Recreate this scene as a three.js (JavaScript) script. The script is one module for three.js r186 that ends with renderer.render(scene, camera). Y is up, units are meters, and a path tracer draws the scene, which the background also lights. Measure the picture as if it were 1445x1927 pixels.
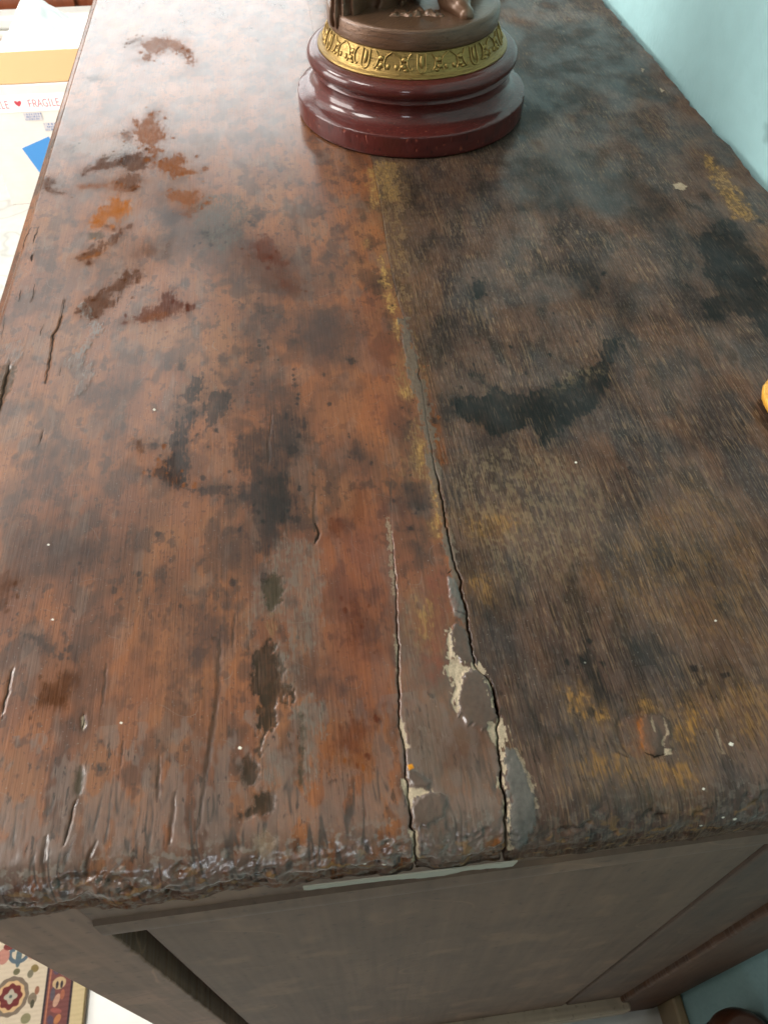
import * as THREE from 'three';
import { mergeGeometries } from 'three/addons/utils/BufferGeometryUtils.js';
import { RoundedBoxGeometry } from 'three/addons/geometries/RoundedBoxGeometry.js';
import { MarchingCubes } from 'three/addons/objects/MarchingCubes.js';
import { RectAreaLightUniformsLib } from 'three/addons/lights/RectAreaLightUniformsLib.js';

// ---------------------------------------------------------------- camera, light, exposure
const scene = new THREE.Scene();
scene.background = new THREE.Color().setRGB(0.03, 0.03, 0.029);           // dim unlit rest of the room
const camera = new THREE.PerspectiveCamera(66.84, 767 / 1024, 0.02, 30);
camera.position.set(0.2119, 1.225, 0.0869);
camera.up.set(0, 1, 0);
camera.lookAt(0.2119 + 0.0802, 1.225 - 0.7735, 0.0869 - 0.6287);
camera.focus = 0.46;
camera.userData.fStop = 28;
const renderer = new THREE.WebGLRenderer({ antialias: true });
renderer.toneMapping = THREE.LinearToneMapping;
renderer.toneMappingExposure = 1.3;
renderer.shadowMap.enabled = true;
RectAreaLightUniformsLib.init();

const TAKEN = {};
const numbered = (n) => { const k = TAKEN[n] = (TAKEN[n] ?? -1) + 1; return k ? n + '_' + String(k).padStart(3, '0') : n; };
function shade(o) { o.traverse((m) => { if (m.isMesh) { m.castShadow = true; m.receiveShadow = true; } }); return o; }
function tag(o, label, category, group) { o.userData.label = label; o.userData.category = category; if (group) o.userData.group = group; return o; }
function put(name, geometry, material, parent = scene) {
  const m = new THREE.Mesh(geometry, material); m.name = parent === scene ? numbered(name) : name; parent.add(m); m.castShadow = m.receiveShadow = true; return m;
}
function thing(name, label, category, group) { const g = new THREE.Group(); g.name = numbered(name); scene.add(g); return tag(g, label, category, group); }
function structure(name, geometry, material) { const m = put(name, geometry, material); m.userData.kind = 'structure'; m.userData.label = name.replace(/_/g, ' '); return m; }
const lin = (c) => (c <= 0.04045 ? c / 12.92 : Math.pow((c + 0.055) / 1.055, 2.4));
const enc = (c) => (c <= 0.0031308 ? c * 12.92 : 1.055 * Math.pow(c, 1 / 2.4) - 0.055);
const rgb = (r, g, b, k = 1) => [lin(r / 255) * k, lin(g / 255) * k, lin(b / 255) * k];
const col = (r, g, b, k = 1) => new THREE.Color().setRGB(...rgb(r, g, b, k));

// a lamp or window: a glowing pane and an area light of the same size just in front of it
function glowing(name, label, category, w, h, pos, target, color, power, glow) {
  const g = thing(name, label, category); g.position.set(...pos); g.lookAt(...target);
  const frame = new THREE.MeshStandardMaterial({ color: 0xd8d8d4, roughness: 0.6 });
  const pane = new THREE.MeshStandardMaterial({ color: 0xffffff, emissive: new THREE.Color(...color), emissiveIntensity: glow, roughness: 0.5 });
  put('diffuser', new THREE.BoxGeometry(w, h, 0.01), pane, g);
  put('housing', new THREE.BoxGeometry(w + 0.06, h + 0.06, 0.03), frame, g).position.z = -0.022;
  const l = new THREE.RectAreaLight(new THREE.Color(...color), power, w, h);
  l.position.set(...pos); l.lookAt(...target); l.name = name + '_lamp'; scene.add(l);
  const d = new THREE.Vector3(...target).sub(l.position).normalize(); l.position.addScaledVector(d, 0.012);
}
glowing('ceiling_lamp', 'square white ceiling lamp in front of the chest', 'lamp', 0.8, 0.8, [-1.4, 2.66, -0.3], [-1.4, 0, -0.3], [1.0, 0.965, 0.92], 14, 6);
glowing('ceiling_lamp', 'square white ceiling lamp added to brighten the cardboard box', 'lamp', 0.8, 0.8, [-1.6, 2.66, -1.7], [-1.6, 0, -1.7], [1.0, 0.965, 0.92], 14, 6);  // added lamp that brightens the box, placed clear of the top's reflections
glowing('ceiling_lamp', 'wide dim ceiling lamp above the cardboard box', 'lamp', 1.5, 1.6, [-0.95, 2.66, -2.6], [-0.95, 0, -2.6], [1.0, 0.97, 0.94], 0.5, 0.5);
glowing('window_light', 'pale daylight window in the white wall past the far end', 'window', 1.7, 0.9, [-0.42, 1.85, -3.56], [-0.42, 1.85, 0], [0.97, 0.98, 1.0], 1.3, 1.3);
glowing('window_light', 'small bluish daylight window far beyond the near end of the chest', 'window', 0.45, 0.45, [-0.4, 1.9, 2.3], [0.25, 1.0, -0.3], [0.86, 0.93, 1.0], 7, 6);
glowing('window_light', 'wide daylight window facing the front of the chest', 'window', 1.6, 1.2, [-2.3, 1.4, -1.0], [0.3, 0.9, -0.8], [1.0, 0.975, 0.94], 5.4, 5);

// ---------------------------------------------------------------- noise
const PERM = new Uint8Array(512);
{ let s = 1234567; const r = () => { s = (Math.imul(s, 1664525) + 1013904223) >>> 0; return s / 4294967296; }; const p = [...Array(256).keys()]; for (let i = 255; i > 0; i--) { const j = Math.floor(r() * (i + 1)); [p[i], p[j]] = [p[j], p[i]]; } for (let i = 0; i < 512; i++) PERM[i] = p[i & 255]; }
const GX = new Float32Array(256), GY = new Float32Array(256);
for (let i = 0; i < 256; i++) { GX[i] = Math.cos(i * 2.399963); GY[i] = Math.sin(i * 2.399963); }
function noise(x, y) {                                                      // 0..1
  const xf = Math.floor(x), yf = Math.floor(y), X = xf & 255, Y = yf & 255; x -= xf; y -= yf;
  const a = PERM[X] + Y, b = PERM[X + 1] + Y, A = PERM[a], B = PERM[b], C = PERM[a + 1], D = PERM[b + 1];
  const u = x * x * x * (x * (x * 6 - 15) + 10), v = y * y * y * (y * (y * 6 - 15) + 10);
  const n0 = GX[A] * x + GY[A] * y, n1 = GX[B] * (x - 1) + GY[B] * y, n2 = GX[C] * x + GY[C] * (y - 1), n3 = GX[D] * (x - 1) + GY[D] * (y - 1);
  const p = n0 + u * (n1 - n0), q = n2 + u * (n3 - n2);
  return 0.5 + 0.72 * (p + v * (q - p));
}
const fbm = (x, y) => 0.53 * noise(x, y) + 0.28 * noise(x * 2.03 + 17.3, y * 2.03 + 5.1) + 0.19 * noise(x * 4.1 + 3.7, y * 4.1 + 41.9);
const ss = (a, b, t) => { t = (t - a) / (b - a); t = t < 0 ? 0 : t > 1 ? 1 : t; return t * t * (3 - 2 * t); };
const mix = (a, b, t) => a + (b - a) * t;
let SEED = 99; const rnd = () => { SEED = (Math.imul(SEED, 1664525) + 1013904223) >>> 0; return SEED / 4294967296; };
function dataTexture(data, w, h, srgb) { const t = new THREE.DataTexture(data, w, h, THREE.RGBAFormat); t.magFilter = t.minFilter = THREE.LinearFilter; if (srgb) t.colorSpace = THREE.SRGBColorSpace; t.needsUpdate = true; return t; }
function floatTexture(data, w, h) { const t = new THREE.DataTexture(data, w, h, THREE.RedFormat, THREE.FloatType); t.magFilter = t.minFilter = THREE.LinearFilter; t.needsUpdate = true; return t; }
function paint(w, h, f, repeat) {                                            // f(u, v) -> linear [r, g, b]
  const d = new Uint8Array(w * h * 4);
  for (let j = 0, o = 0; j < h; j++) for (let i = 0; i < w; i++, o += 4) { const c = f((i + 0.5) / w, (j + 0.5) / h); for (let k = 0; k < 3; k++) d[o + k] = 255 * Math.min(1, Math.max(0, enc(c[k]))); d[o + 3] = 255; }
  const t = dataTexture(d, w, h, true); if (repeat) t.wrapS = t.wrapT = THREE.RepeatWrapping; return t;
}
function relief(w, h, f, repeat) { const d = new Float32Array(w * h); for (let j = 0, o = 0; j < h; j++) for (let i = 0; i < w; i++, o++) d[o] = f((i + 0.5) / w, (j + 0.5) / h); const t = floatTexture(d, w, h); if (repeat) t.wrapS = t.wrapT = THREE.RepeatWrapping; return t; }

// ---------------------------------------------------------------- the setting
const TOP = 0.900;
{
  const wallMap = paint(1024, 1024, (u, v) => {                              // u along the wall (z -3.6 .. 2.4), v height (0 .. 2.7)
    const z = -3.6 + 6 * u, y = 2.7 * v, n = 0.5 + 0.9 * (fbm(z * 9, y * 9) - 0.5) + 0.5 * (noise(z * 60, y * 60) - 0.5);
    const nick = ss(0.865, 0.885, noise(z * 38, y * 22)) * 0.5 , c = rgb(150, 186, 187, 0.92), k = (0.93 + 0.14 * n) * (1 - 0.6 * nick); return [c[0] * k, c[1] * k, c[2] * k];
  });
  const wall = new THREE.BoxGeometry(0.12, 2.7, 6.0); wall.translate(0.607 + 0.06, 1.35, -0.6);
  const p = wall.attributes.position, uv = wall.attributes.uv; for (let i = 0; i < p.count; i++) uv.setXY(i, (p.getZ(i) + 3.6) / 6, p.getY(i) / 2.7);
  const wb = relief(512, 512, (u, v) => fbm(u * 40, v * 40) * 0.7 + noise(u * 170, v * 170) * 0.3, true); wb.repeat.set(8, 4);
  structure('painted_wall', wall, new THREE.MeshStandardMaterial({ map: wallMap, roughness: 0.55, bumpMap: wb, bumpScale: 0.0009 })).userData.label = 'pale teal painted wall behind the chest';
  const floorMap = paint(1024, 1024, (u, v) => { const n = fbm(u * 9 + 3 * noise(u * 4, v * 4), v * 9), m = noise(u * 50, v * 50); const k = 0.78 + 0.3 * n + 0.1 * (m - 0.5); const vein = ss(0.03, 0.0, Math.abs(fbm(u * 5 + 9, v * 5) - 0.5)) * 0.22; const c = rgb(205, 203, 196, 0.9 * (k - vein)); return c; }, true);
  floorMap.repeat.set(5, 6);
  const fl = new THREE.BoxGeometry(5, 0.1, 6.2); fl.translate(-1.85, -0.05, -0.6);
  structure('floor', fl, new THREE.MeshStandardMaterial({ map: floorMap, roughness: 0.35 })).userData.label = 'pale mottled stone floor';
    const far = new THREE.BoxGeometry(5, 2.7, 0.1); far.translate(-1.9, 1.35, -3.65); structure('far_wall', far, new THREE.MeshStandardMaterial({ color: col(168, 162, 152), roughness: 0.8 }));
  const ce = new THREE.BoxGeometry(5, 0.1, 6.2); ce.translate(-1.85, 2.75, -0.6); structure('ceiling', ce, new THREE.MeshStandardMaterial({ color: col(176, 172, 164), roughness: 0.85 }));
  const sk = new RoundedBoxGeometry(0.014, 0.07, 2.2, 2, 0.004); sk.translate(0.5995, 0.035, 0.6);
  structure('skirting_board', sk, new THREE.MeshStandardMaterial({ color: col(150, 128, 96), roughness: 0.5 }));
}

// ---------------------------------------------------------------- the worn table top: what is on it (millimetres: x from the front edge, z from the near end)
const STAINS = [
['orange',0.45,14,[104.5,112.6,138,115.6,141.5,87,131.3,76.5,105.2,81.1]],
['orange',0.35,16,[207.5,330.3,239.2,294,256.4,324.1,258.1,281.4,268.5,260.5,257.2,225.5,226.2,225.2,203,250.2,198.5,289]],
['orange',0.35,12,[143.3,257.8,168.5,259.2,165.2,228.7,159.2,210.9,141.5,213.2]],
['redwood',0.45,12,[209.4,164.9,245.1,178.6,244.8,129.8,236.6,64.4,223.3,63.5,202.9,76.5,203.4,119.3]],
['redwood',0.35,12,[258.2,371.3,273.4,344.9,272.7,289.7,269,241.8,247,244.6,249.3,292.7]],
['purple',0.725,9,[203.8,359.8,224.1,363.3,242,357.9,245.9,342.6,246.6,325.3,243.8,311.9,238.3,302,232.8,297.4,219.5,301.7,210,313.6,205.8,330.5,203,345.1]],
['dark',0.35,4,[241,355,246.2,345.5,247.3,325.3,243.6,310.3,239.6,315.2,240.4,334.6]],
['purple',0.6525,10,[162.2,309,192.3,300,200,283.8,191.2,270.3,175,267.7,158.9,284.1]],
['purple',0.725,8,[78.7,296.8,84.5,303.6,94.4,302.3,101.4,296.4,97.1,289.6,91.7,285.4,90.1,278.5,94.6,264,99.8,250,97.1,236.6,93.7,234.5,89.1,247,85.2,265.2,82.6,274.8,79,284.7]],
['purple',0.725,10,[49.4,185.3,58.6,187.7,69.3,189.9,81.4,181.2,95.5,177.6,102.9,171.4,101.2,161.3,94.9,157.1,81.3,160.5,70,165.3,60,161.6,53.2,170.8]],
['dark',0.35,8,[79.1,177.9,95.6,176.5,102.2,170.8,99.7,162.2,89.1,161.5]],
['purple',0.6525,10,[37,216.7,46.7,227.3,60.3,233.7,67.4,224.7,54.5,214.4,44.8,204.2,39.8,201.1]],
['purple',0.725,9,[56.1,242.6,59.7,248.6,65.8,241.4,68,228.6,64.7,223,59.7,227.7]],
['purple',0.7975,8,[138.6,133.8,154.2,131.8,162.1,124.6,167.7,114.8,164.6,103.5,154.6,99.1,142.7,88.2,138.4,87.4,138.6,101.1,140.4,118.3]],
['purple',0.6525,9,[212.2,72.7,193.6,83.1,206.1,86.9,217.5,77.3,221.2,66.3]],
['purple',0.58,9,[159.3,174.8,181,151.1,185.9,137.3,172.6,135.8,159.4,153.9]],
['purple',0.5075,12,[211.1,229.2,241.4,223.2,255.5,213,241.8,200.4,224.3,204.6,213,214.2]],
['purple',0.58,10,[116.4,502.8,141.2,511.8,178.6,471.4,212.4,416.4,218,382.7,188.1,380.2,158.5,409.8,126.7,448.4]],
['purple',0.5075,9,[165.9,370.7,208.8,353.2,202,325.5,176.2,334.3]],
['amberD',0.35,8,[38.3,572.3,63.3,611.4,102.4,606.4,140,568.5,143.4,507.4,108,503.9,72.4,533.1,46.3,540.6]],
['amberD',0.3,8,[56.5,450.2,80.8,483.8,110.2,465.1,105.2,416.6,77.4,394.3,58.9,396.7]],
['amberD',0.4,4,[166.2,443.3,197.5,432.2,215.1,396,210.2,377.4,188.5,392.9,171.9,418.2]],
['amberD',0.5,2,[88.6,681.3,92.8,692,98.4,680,95.1,669.4]],
['amber',0.7,2,[64,555.7,72.2,560.8,79.8,547.5,88.9,552.5,86.9,538,74.2,537.1]],
['amber',0.6,2,[149.6,516.5,137.2,504.2,133.3,492.7,124.8,500.1,129.5,509.2]],
['dark',0.5,3,[108,503.9,120.4,506.3,129.2,493.2,121.4,482.5,111,487.7]],
['redD',0.6,3,[196.5,404.9,205.8,400.4,212.6,386.6,204.9,383.1,197.8,391.7]],
['redD',0.5,3,[89.8,446,96,452.3,99.8,441.2,95.7,434.7]],
['dark',0.6,2,[18.8,622,28,628.8,33.2,616.2,25.6,611.4]],
['amberD',0.6,2,[64.8,646.6,73.9,650.7,77.6,632.6,71.1,627.3]],
['amber',0.8,2,[71.3,849.3,79.7,867.5,95,868.5,111.5,854.5,120.8,828.6,128.3,795.6,125.9,782.5,120.1,796.6,112.9,815.5,99.9,835.5,93.3,825,85.4,819,82.4,805.5,74,809.3,74.8,830.2]],
['amberD',0.6,2,[49.7,855,57.3,864.4,66.4,872.2,70.3,864.2,60.8,855,52.9,850.2]],
['amber',0.9,1.6,[74.4,675.4,82.4,665.6,90.9,683.2,96.4,672.5,98.7,657.1,106.2,641.3,105,629.1,97,622,101.1,606.6,98.5,596.3,93.7,600.8,93.7,614.4,83.7,625.7,76.7,645.1]],
['amberD',0.9,1.5,[39.7,579.4,49.5,591.2,57,605.4,63.7,606.5,60.2,595.4,69.1,596.2,75.2,605,85.1,605.7,90.2,598.3,96,600.5,94.9,581.6,87.4,573.3,79.8,574.3,70.1,584.8,57.2,580.9,46.6,576.7,41.7,573.7]],
['amber',0.95,1.5,[103.2,591.9,112.1,596.5,124.8,595.8,127,584.1,123.2,577.1,133.9,563.8,124.8,557.7,116.1,557,109,567.8,102.7,577.8,99,587.7]],
['amberD',0.8,1.6,[68.3,555.1,75.8,569.4,87.8,567.8,92.8,558.2,88.3,548.2,80,544.9,72.9,551.9]],
['amber',0.6,1.5,[36.1,554.9,46.5,557.9,61.9,555.1,68.7,550.7,58.3,547.7,41.2,548.1]],
['amber',0.85,2,[110.8,532.4,119.1,537.3,132.1,535.7,140.1,524.4,137.8,512.2,128.7,507.7,122,518.4,114.7,521]],
['amberB',0.95,1.6,[53.6,493.5,60,510,67.2,521.3,66.4,529.6,74.6,532.8,80.7,525.3,88.8,512.8,83.1,505.4,78.1,491.9,72.2,498.9,66.2,489.6,56.4,487]],
['olive',0.8,1.5,[55.6,479.5,64.9,482.1,69.7,473.9,62.2,469.7,57.2,471.8]],
['amberD',0.9,1.5,[51,447.4,57.7,457.2,66.9,461.8,75.4,477,80.1,482.4,81.8,472.4,72.8,462.5,68.1,450.2,59.1,444.3,53.4,443.6]],
['amberB',0.5,2,[53.2,445.7,67.8,453,73.2,458.1,68.3,448.7,59.2,443.6]],
['amberD',0.9,1.2,[59.7,384.2,64.8,392.8,72.9,402.5,81.1,413.1,89.6,423.9,97.8,425.6,100.7,417.2,90.8,408.6,84.2,399.8,83.7,384.2,77.4,375.9,70.8,370.8,64.5,372.8]],
['redD',0.92,1.5,[99.5,367.1,104.2,375.5,114.7,382.1,115.9,392.6,120.5,398.3,125.3,388.2,133,379.8,138.5,377.2,131.5,370.2,122.6,367.2,115.7,363.9,106.8,363.3]],
['amber',0.5,2,[100.6,365.8,115.1,374.1,126.1,369.7,115.7,363.3,106.9,362.7]],
['amberD',0.8,1.2,[8.4,569,14.2,573.6,21.2,563.8,16.5,557.4,11.1,556.3]],
['amberD',0.8,1.2,[10.6,553.8,16.5,557.4,24,549.5,33.3,543.2,25.9,541.6,15.8,547.1]],
['redD',0.8,2,[178.2,449,184.4,459.3,192.4,456,197.9,442.9,203.4,431.5,206.7,418.5,200.7,414.5,193.2,422.3,185.6,426.7,179.9,435.9]],
['dark',0.7,1.5,[139.9,474.8,148,476.8,154.2,466.9,164.3,477,174.7,489,178,483,166.4,471.4,156.3,460.7,149.5,458.6,142.2,464.7]],
['greygreen',0.75,2,[137,512.4,143,525.8,158,528.9,170.9,520.5,179.1,498.8,175.6,487.3,168.4,472.7,166.3,450.6,158.3,442.9,148.4,449.2,141.4,464.8,138.5,484.2]],
['dark',0.7,1.5,[181,490.6,188.2,495.2,191.3,485.3,184.9,479.8]],
['grey',0.55,4,[21.5,636.7,54.1,635.6,75.3,632.9,78.6,619.3,70.6,605.6,57.8,597.7,43.1,609.1,28.7,615.8]],
['dark',0.6,2,[68.3,605.9,73.9,610.1,78.2,595,74.6,584.2,68.2,591.6]],
['dark',0.8,2,[21,773.6,32.9,774.7,36.4,765.3,26.5,761.5]],
['dark',0.5,3,[113.8,472.1,123.6,478.4,122.5,456.1,115.5,453.4]],
['amberD',0.55,3,[93.2,452.7,102.4,462.4,111,450.4,107.6,440.2,97.6,445]],
['amberD',0.5,3,[112.9,450.1,117.5,460.4,119.2,442.2,115,432.3]],
['purple',0.725,4,[107.8,507.9,124.7,501.7,117.3,483,109.3,480.2]],
['flake',0.9,0.5,[59.3,387.3,63.2,391.2,68.4,383.1,70.9,373.2,65.5,370.3,61.1,378]],
['flake',0.9,0.5,[70.8,370.8,76.8,364.2,79.4,355.2,74.5,351.8,72.8,342,69.6,334.2,67.8,321.1,59.3,322.2,57,327.7,62.8,335,68,348.1,69.6,359.3]],
['flake',0.8,0.5,[71.8,320.6,75.7,324.3,78.7,311.9,76.9,304.5,72.4,295.2,67.8,293.3,68.3,303.1,71.8,309.2]],
['dark',0.6,1.5,[170.8,326.7,176.1,329.9,186.4,324.7,189.6,318.9,184.3,311.5,175.8,311.5]],
['dark',0.7,1.5,[178.7,373.9,184.3,376.9,187.7,367.9,190.4,361.5,185.7,360.9,180.3,365.8]],
['amber',0.8,3,[119.1,220.1,123,229.9,130.1,237.4,132.2,224.6,139.1,213.5,137.2,209.8,131.3,210.5]],
['dark',0.92,1.5,[134.4,287.3,137.5,294.3,142.9,301.2,147.3,295.6,146.6,283.3,141.3,271.9,140.2,258.2,139,245,137.9,232.2,139.8,219.5,137.1,212.6,132.8,209.9,126.7,215.1,119.1,220.1,117.3,224.4,126.2,226.2,129.2,237.5,129.2,250.6,132.1,263.8,134.9,275.1]],
['dark',0.85,1,[150.7,285.2,155.6,288.5,162.2,286.2,164.8,278.5,162.2,269.3,157.4,262.9,152.8,254.3,149.7,250.2,148,259.5,147.1,271.2,148.6,278.2]],
['dark',0.6,1.5,[145.3,239.8,151.3,244.3,152.4,236.7,148.5,233]],
['dark',0.85,1.2,[128.5,313.4,131.6,318.2,135.8,314.5,134.7,308.4,130.7,308.9]],
['amberD',0.8,1.5,[108.1,248.9,112.6,250.5,114,239.5,112.1,235.5,108.9,242.3]],
['dark',0.85,3,[186.1,263.9,189.4,266.8,197.4,264.8,203.4,257,205.9,245.3,205.1,232.2,201.9,219.8,199.1,207.9,199.7,192,197.5,177.2,190.1,170.9,186.8,159,181.1,154.5,175.9,165.6,173.4,180.3,170.7,191.9,162.1,196.8,165,204.2,174,211.1,169.7,223.9,165.2,233,168.4,245.6,177.9,253.4,184.2,252.6]],
['dark',0.8,1.2,[138.7,207.6,147.5,208.5,156.2,209.3,165.1,206.2,159.2,201.1,149.1,200.4,141.7,205.3]],
['black',0.6,2,[182.8,209.9,194.9,212.5,196.3,192.5,193.2,177.8,184.7,177,181.2,194.4]],
['dark',0.9,0.8,[237.1,307.4,242.4,308.3,244.3,303.8,239.9,300.2]],
['dark',0.7,1.5,[202.3,331,206.3,332.7,208.1,327.5,204.5,325.2]],
['dark',0.5,3,[217.8,279.1,228.3,285.2,234.8,283.4,237.5,276.6,232.3,273.8,225.9,276.6]],
['dark',0.85,0.5,[202.2,301.3,203.6,302.8,204.9,301,203.4,299.5]],
['dark',0.85,0.5,[201.6,295.7,203,297.2,204.2,295.4,202.8,293.9]],
['dark',0.85,0.5,[202,291.6,203.4,293,204.7,291.3,203.3,289.8]],
['dark',0.85,0.5,[201.4,286.1,203.9,288.6,206,285.6,203.6,283.1]],
['dark',0.85,0.5,[203.6,277.5,205,278.9,206.2,277.1,204.8,275.7]],
['dark',0.85,0.5,[202.7,273.7,204.4,275.4,206,273.3,204.2,271.6]],
['dark',0.85,0.5,[202.4,268.9,203.8,270.3,205,268.6,203.7,267.2]],
['dark',0.85,0.8,[205.5,254.4,207.5,256.5,208.8,251.7,207.8,245.1,205.8,244.4]],
['dark',0.75,2,[230.7,224.6,235.8,234.8,239.1,230,240.9,219,237.5,215.3,233.1,217.9]],
['dark',0.6,2.5,[267,351.7,275.4,359.8,276.3,344.6,269.7,330.9,266.5,337]],
['dark',0.7,1.5,[261.5,383.6,269,392.4,273.1,385.3,273,375.7,266.5,371.5,261.7,375.8]],
['dark',0.7,2,[263.4,242.5,271.3,246,271.8,234.7,266.7,226.5,262.7,231.4]],
['dark',0.6,2,[268.2,262.9,274.1,264.6,274.2,255,270,248.5,267.5,253.5]],
['dark',0.75,1.8,[259.2,196.2,271.3,196.6,273.6,188.4,272.5,177,267.6,173.9,257.9,177,256.4,186.7]],
['dark',0.9,0.8,[255.5,166.2,259.3,166.8,260.5,163,256.5,161.7]],
['redD',0.7,2,[214.4,175.1,220.4,178,224.2,172,220.5,163.4,215,164.1]],
['redD',0.5,3,[229.8,199.9,238.4,196.8,238.3,183.3,234,170.7,228.2,169.7,226.5,181]],
['dark',0.5,2,[223.7,126.1,229.3,116,234.2,109.3,234.3,97.5,227.1,96.9,222,101.9,222.5,113.8]],
['redD',0.6,3,[220.8,123.3,226.4,125.7,227.6,113.1,226.9,95.5,221.7,93.3,217.4,101.1]],
['redD',0.75,2.5,[210.8,57.5,215.9,60.6,222.7,58.5,224.5,53.3,222.7,47.5,219.7,41.9,212,45.2,206.5,48.3]],
['amber',0.6,3,[205.8,47.2,221,42.9,219.2,37.3,211.2,36.9,205.7,38.5]],
['amberD',0.9,2,[76.8,84.8,78.8,95,84.1,99.8,91.1,101.1,93.5,97.2,91.5,88.1,90.7,81.7,84.3,81.2]],
['dark',0.8,1.2,[60.4,127.6,65.8,124.8,73.6,122.3,81,114.2,85,108,80.6,108,74.9,113.5,67.8,120.2]],
['dark',0.5,2,[87.2,109.1,92,114.2,93.9,102.6,91.1,101.1]],
['dark',0.55,2.5,[123.4,96.9,126.9,100.4,130.6,97.9,131.4,93.7,127.6,91.5,124.4,93.3]],
['amberD',0.8,4,[46.9,161.6,54.6,162.2,60.8,156.5,56.6,150.6,53,141.6,51,138.8,41.4,149.3]],
['dark',0.55,3,[125.8,153.2,132.5,154,134.2,143.9,130.7,136.4,125.7,132.3,124.6,141.9]],
['dark',0.8,0.6,[123.3,177.6,124.4,179.6,126.3,178.1,126.1,175.6,124.3,175.4]],
['dark',0.8,0.6,[115.5,152.8,116.4,154.7,118.3,153.3,118.1,150.9,116.4,150.7]],
['dark',0.8,0.6,[103.3,144.6,104.5,147,107,145.2,106.8,142.1,104.5,141.9]],
['dark',0.8,0.6,[161.8,142,163.5,144.7,166.1,142.6,165.6,139.2,163,138.9]],
['dark',0.8,0.6,[85.2,163.4,85.8,164.6,87.1,163.7,87,162.1,85.9,161.9]],
['dark',0.8,0.6,[137.4,130.8,138.2,132.3,139.7,131.1,139.5,129.3,138.1,129.2]],
['dark',0.8,0.6,[86.1,134.3,86.7,135.4,87.9,134.5,87.9,133.1,86.8,133]],
['dark',0.8,0.6,[193.8,105.5,194.6,106.6,195.7,105.8,195.4,104.4,194.3,104.3]],
['dark',0.8,0.6,[221.8,266.4,223.1,268.7,224.8,267,224.2,264.2,222.4,264]],
['dark',0.8,0.6,[220.9,293.8,222,295.7,223.4,294.3,223,291.9,221.5,291.7]],
['greyish',0.7,2.5,[189.8,163.8,205.2,165.4,208.4,151,208.2,131.2,205.3,110,199.1,93.4,192.1,77.9,188.7,83.7,188.5,106.2,185.3,121.6,172.2,114.2,171.2,126.5,178.1,141.6,183.9,154.2]],
['olive',0.9,1.3,[179.4,140.7,182.1,142.7,184.9,144,188.8,141.8,189.2,133.7,187.6,126,183.3,121.9,180.3,125.3,178.9,133.4]],
['ochreD',0.6,1,[181.4,120.6,185.3,121.6,185.4,111,182.2,107,180.4,113.2]],
['pit',0.95,1.3,[175,101.6,179.6,105,184.6,103.2,187.3,94.9,186.4,86.7,189.3,80.9,189.7,75,184.7,68.4,181.7,60,177.7,56.3,176,45.1,175.2,59.6,176.2,72.1,172.9,83,171.4,94.1]],
['greyish',0.9,0.8,[184.7,106.7,189.4,97.5,188.9,78.3,186.2,81.3,184.7,92.4]],
['greyish',0.9,1.2,[190.4,69,196.7,74.2,200.4,75.5,203.5,68.6,204.3,58.4,200.7,46.7,198.5,33.1,193.2,29.3,191,38.6,193.2,52.4,191.2,62.5]],
['greyish',0.8,1.5,[176.9,54.5,182.4,46.6,186.2,41.5,185.3,34.8,179.6,31,175.4,38.3]],
['olive',0.85,1.3,[192.6,66.1,195.3,64.5,195.3,52.2,194,42.8,192.9,31.5,191.3,32.2,192.8,45.3,193.8,54.8]],
['pit',0.9,1.3,[167.7,46.2,171.1,49.3,175,42.9,174.2,36.2,169.7,34.5,166.9,40.5]],
['pit',0.95,1.3,[173,30.7,178.5,32.3,181.7,29.6,179.7,22.3,172.8,22.1,167.4,21.7,166.8,23.9,171.8,25.4]],
['olive',0.9,1.3,[97.8,50,99.7,52.5,101.6,47.7,101.2,41,99.8,38.5,97.9,41.4]],
['cream',0.8,0.5,[97.4,75.8,98.3,76.4,99.2,72.3,98.9,68.8,97.8,70.7]],
['creamD',0.5,2.5,[172.1,12.8,176.9,15.3,181,11.6,178.7,4.8,173.4,4.5]],
['olive',0.7,1.3,[18.1,322.2,21,332.3,27.3,326.3,28.3,310.7,26,296.2,24.5,286.9,15.3,302.5]],
['flake',0.6,0.6,[16.7,349.1,26.2,353.5,30.2,339.2,27.3,326.3,21.2,327]],
['ochre',0.85,1.2,[281.9,552.2,286.8,559,290.4,551.1,286.1,527.3,284.2,501.8,280.5,485.9,276,490.5,276.7,515.5]],
['ochre',0.95,1.2,[290,563.3,302.6,560.7,303.2,538.5,298.2,521.4,301.1,510.7,296,496.2,289.7,503.7,288.3,527.1]],
['ochreD',0.7,5,[290.6,567.9,311.8,560.5,309.1,511.4,298.7,463.7,294.7,419.8,290.3,379.9,288.5,343,286.5,277.8,283.6,293.6,281.2,338.1,279.1,381.3,279,421.8,278,458.7,282,498]],
['ochre',0.95,1,[274.5,423.8,276.6,415.1,275.5,394.9,276,378.5,277.4,368.8,275.6,350.6,272.9,352.2,271.4,363.3,271.6,382.3,271.8,402]],
['ochre',0.7,0.8,[262.9,441.9,267.4,445,266.8,433.4,263.1,432.4]],
['ochre',0.9,0.8,[273.4,344.9,277,344.5,275.7,330.1,273.1,322,272.2,333.4]],
['ochreD',0.85,1.5,[271.6,311.1,281.7,315.3,283.6,293.6,281.1,273.5,275,259.6,270.2,267.5,268.6,280.1]],
['ochre',0.8,0.8,[267,272.8,274.2,276.8,273.4,267.1,269.2,265.2]],
['ochreD',0.85,1.2,[271.3,246,279.4,256.7,278.4,240.6,277.4,218.6,275.2,198.2,271,194.7,267.5,201.2,267,211.5,266.1,222.2]],
['ochre',0.8,1,[269.2,221.8,274.4,225.5,273.6,210.7,269.6,205,267.6,211.4]],
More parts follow.
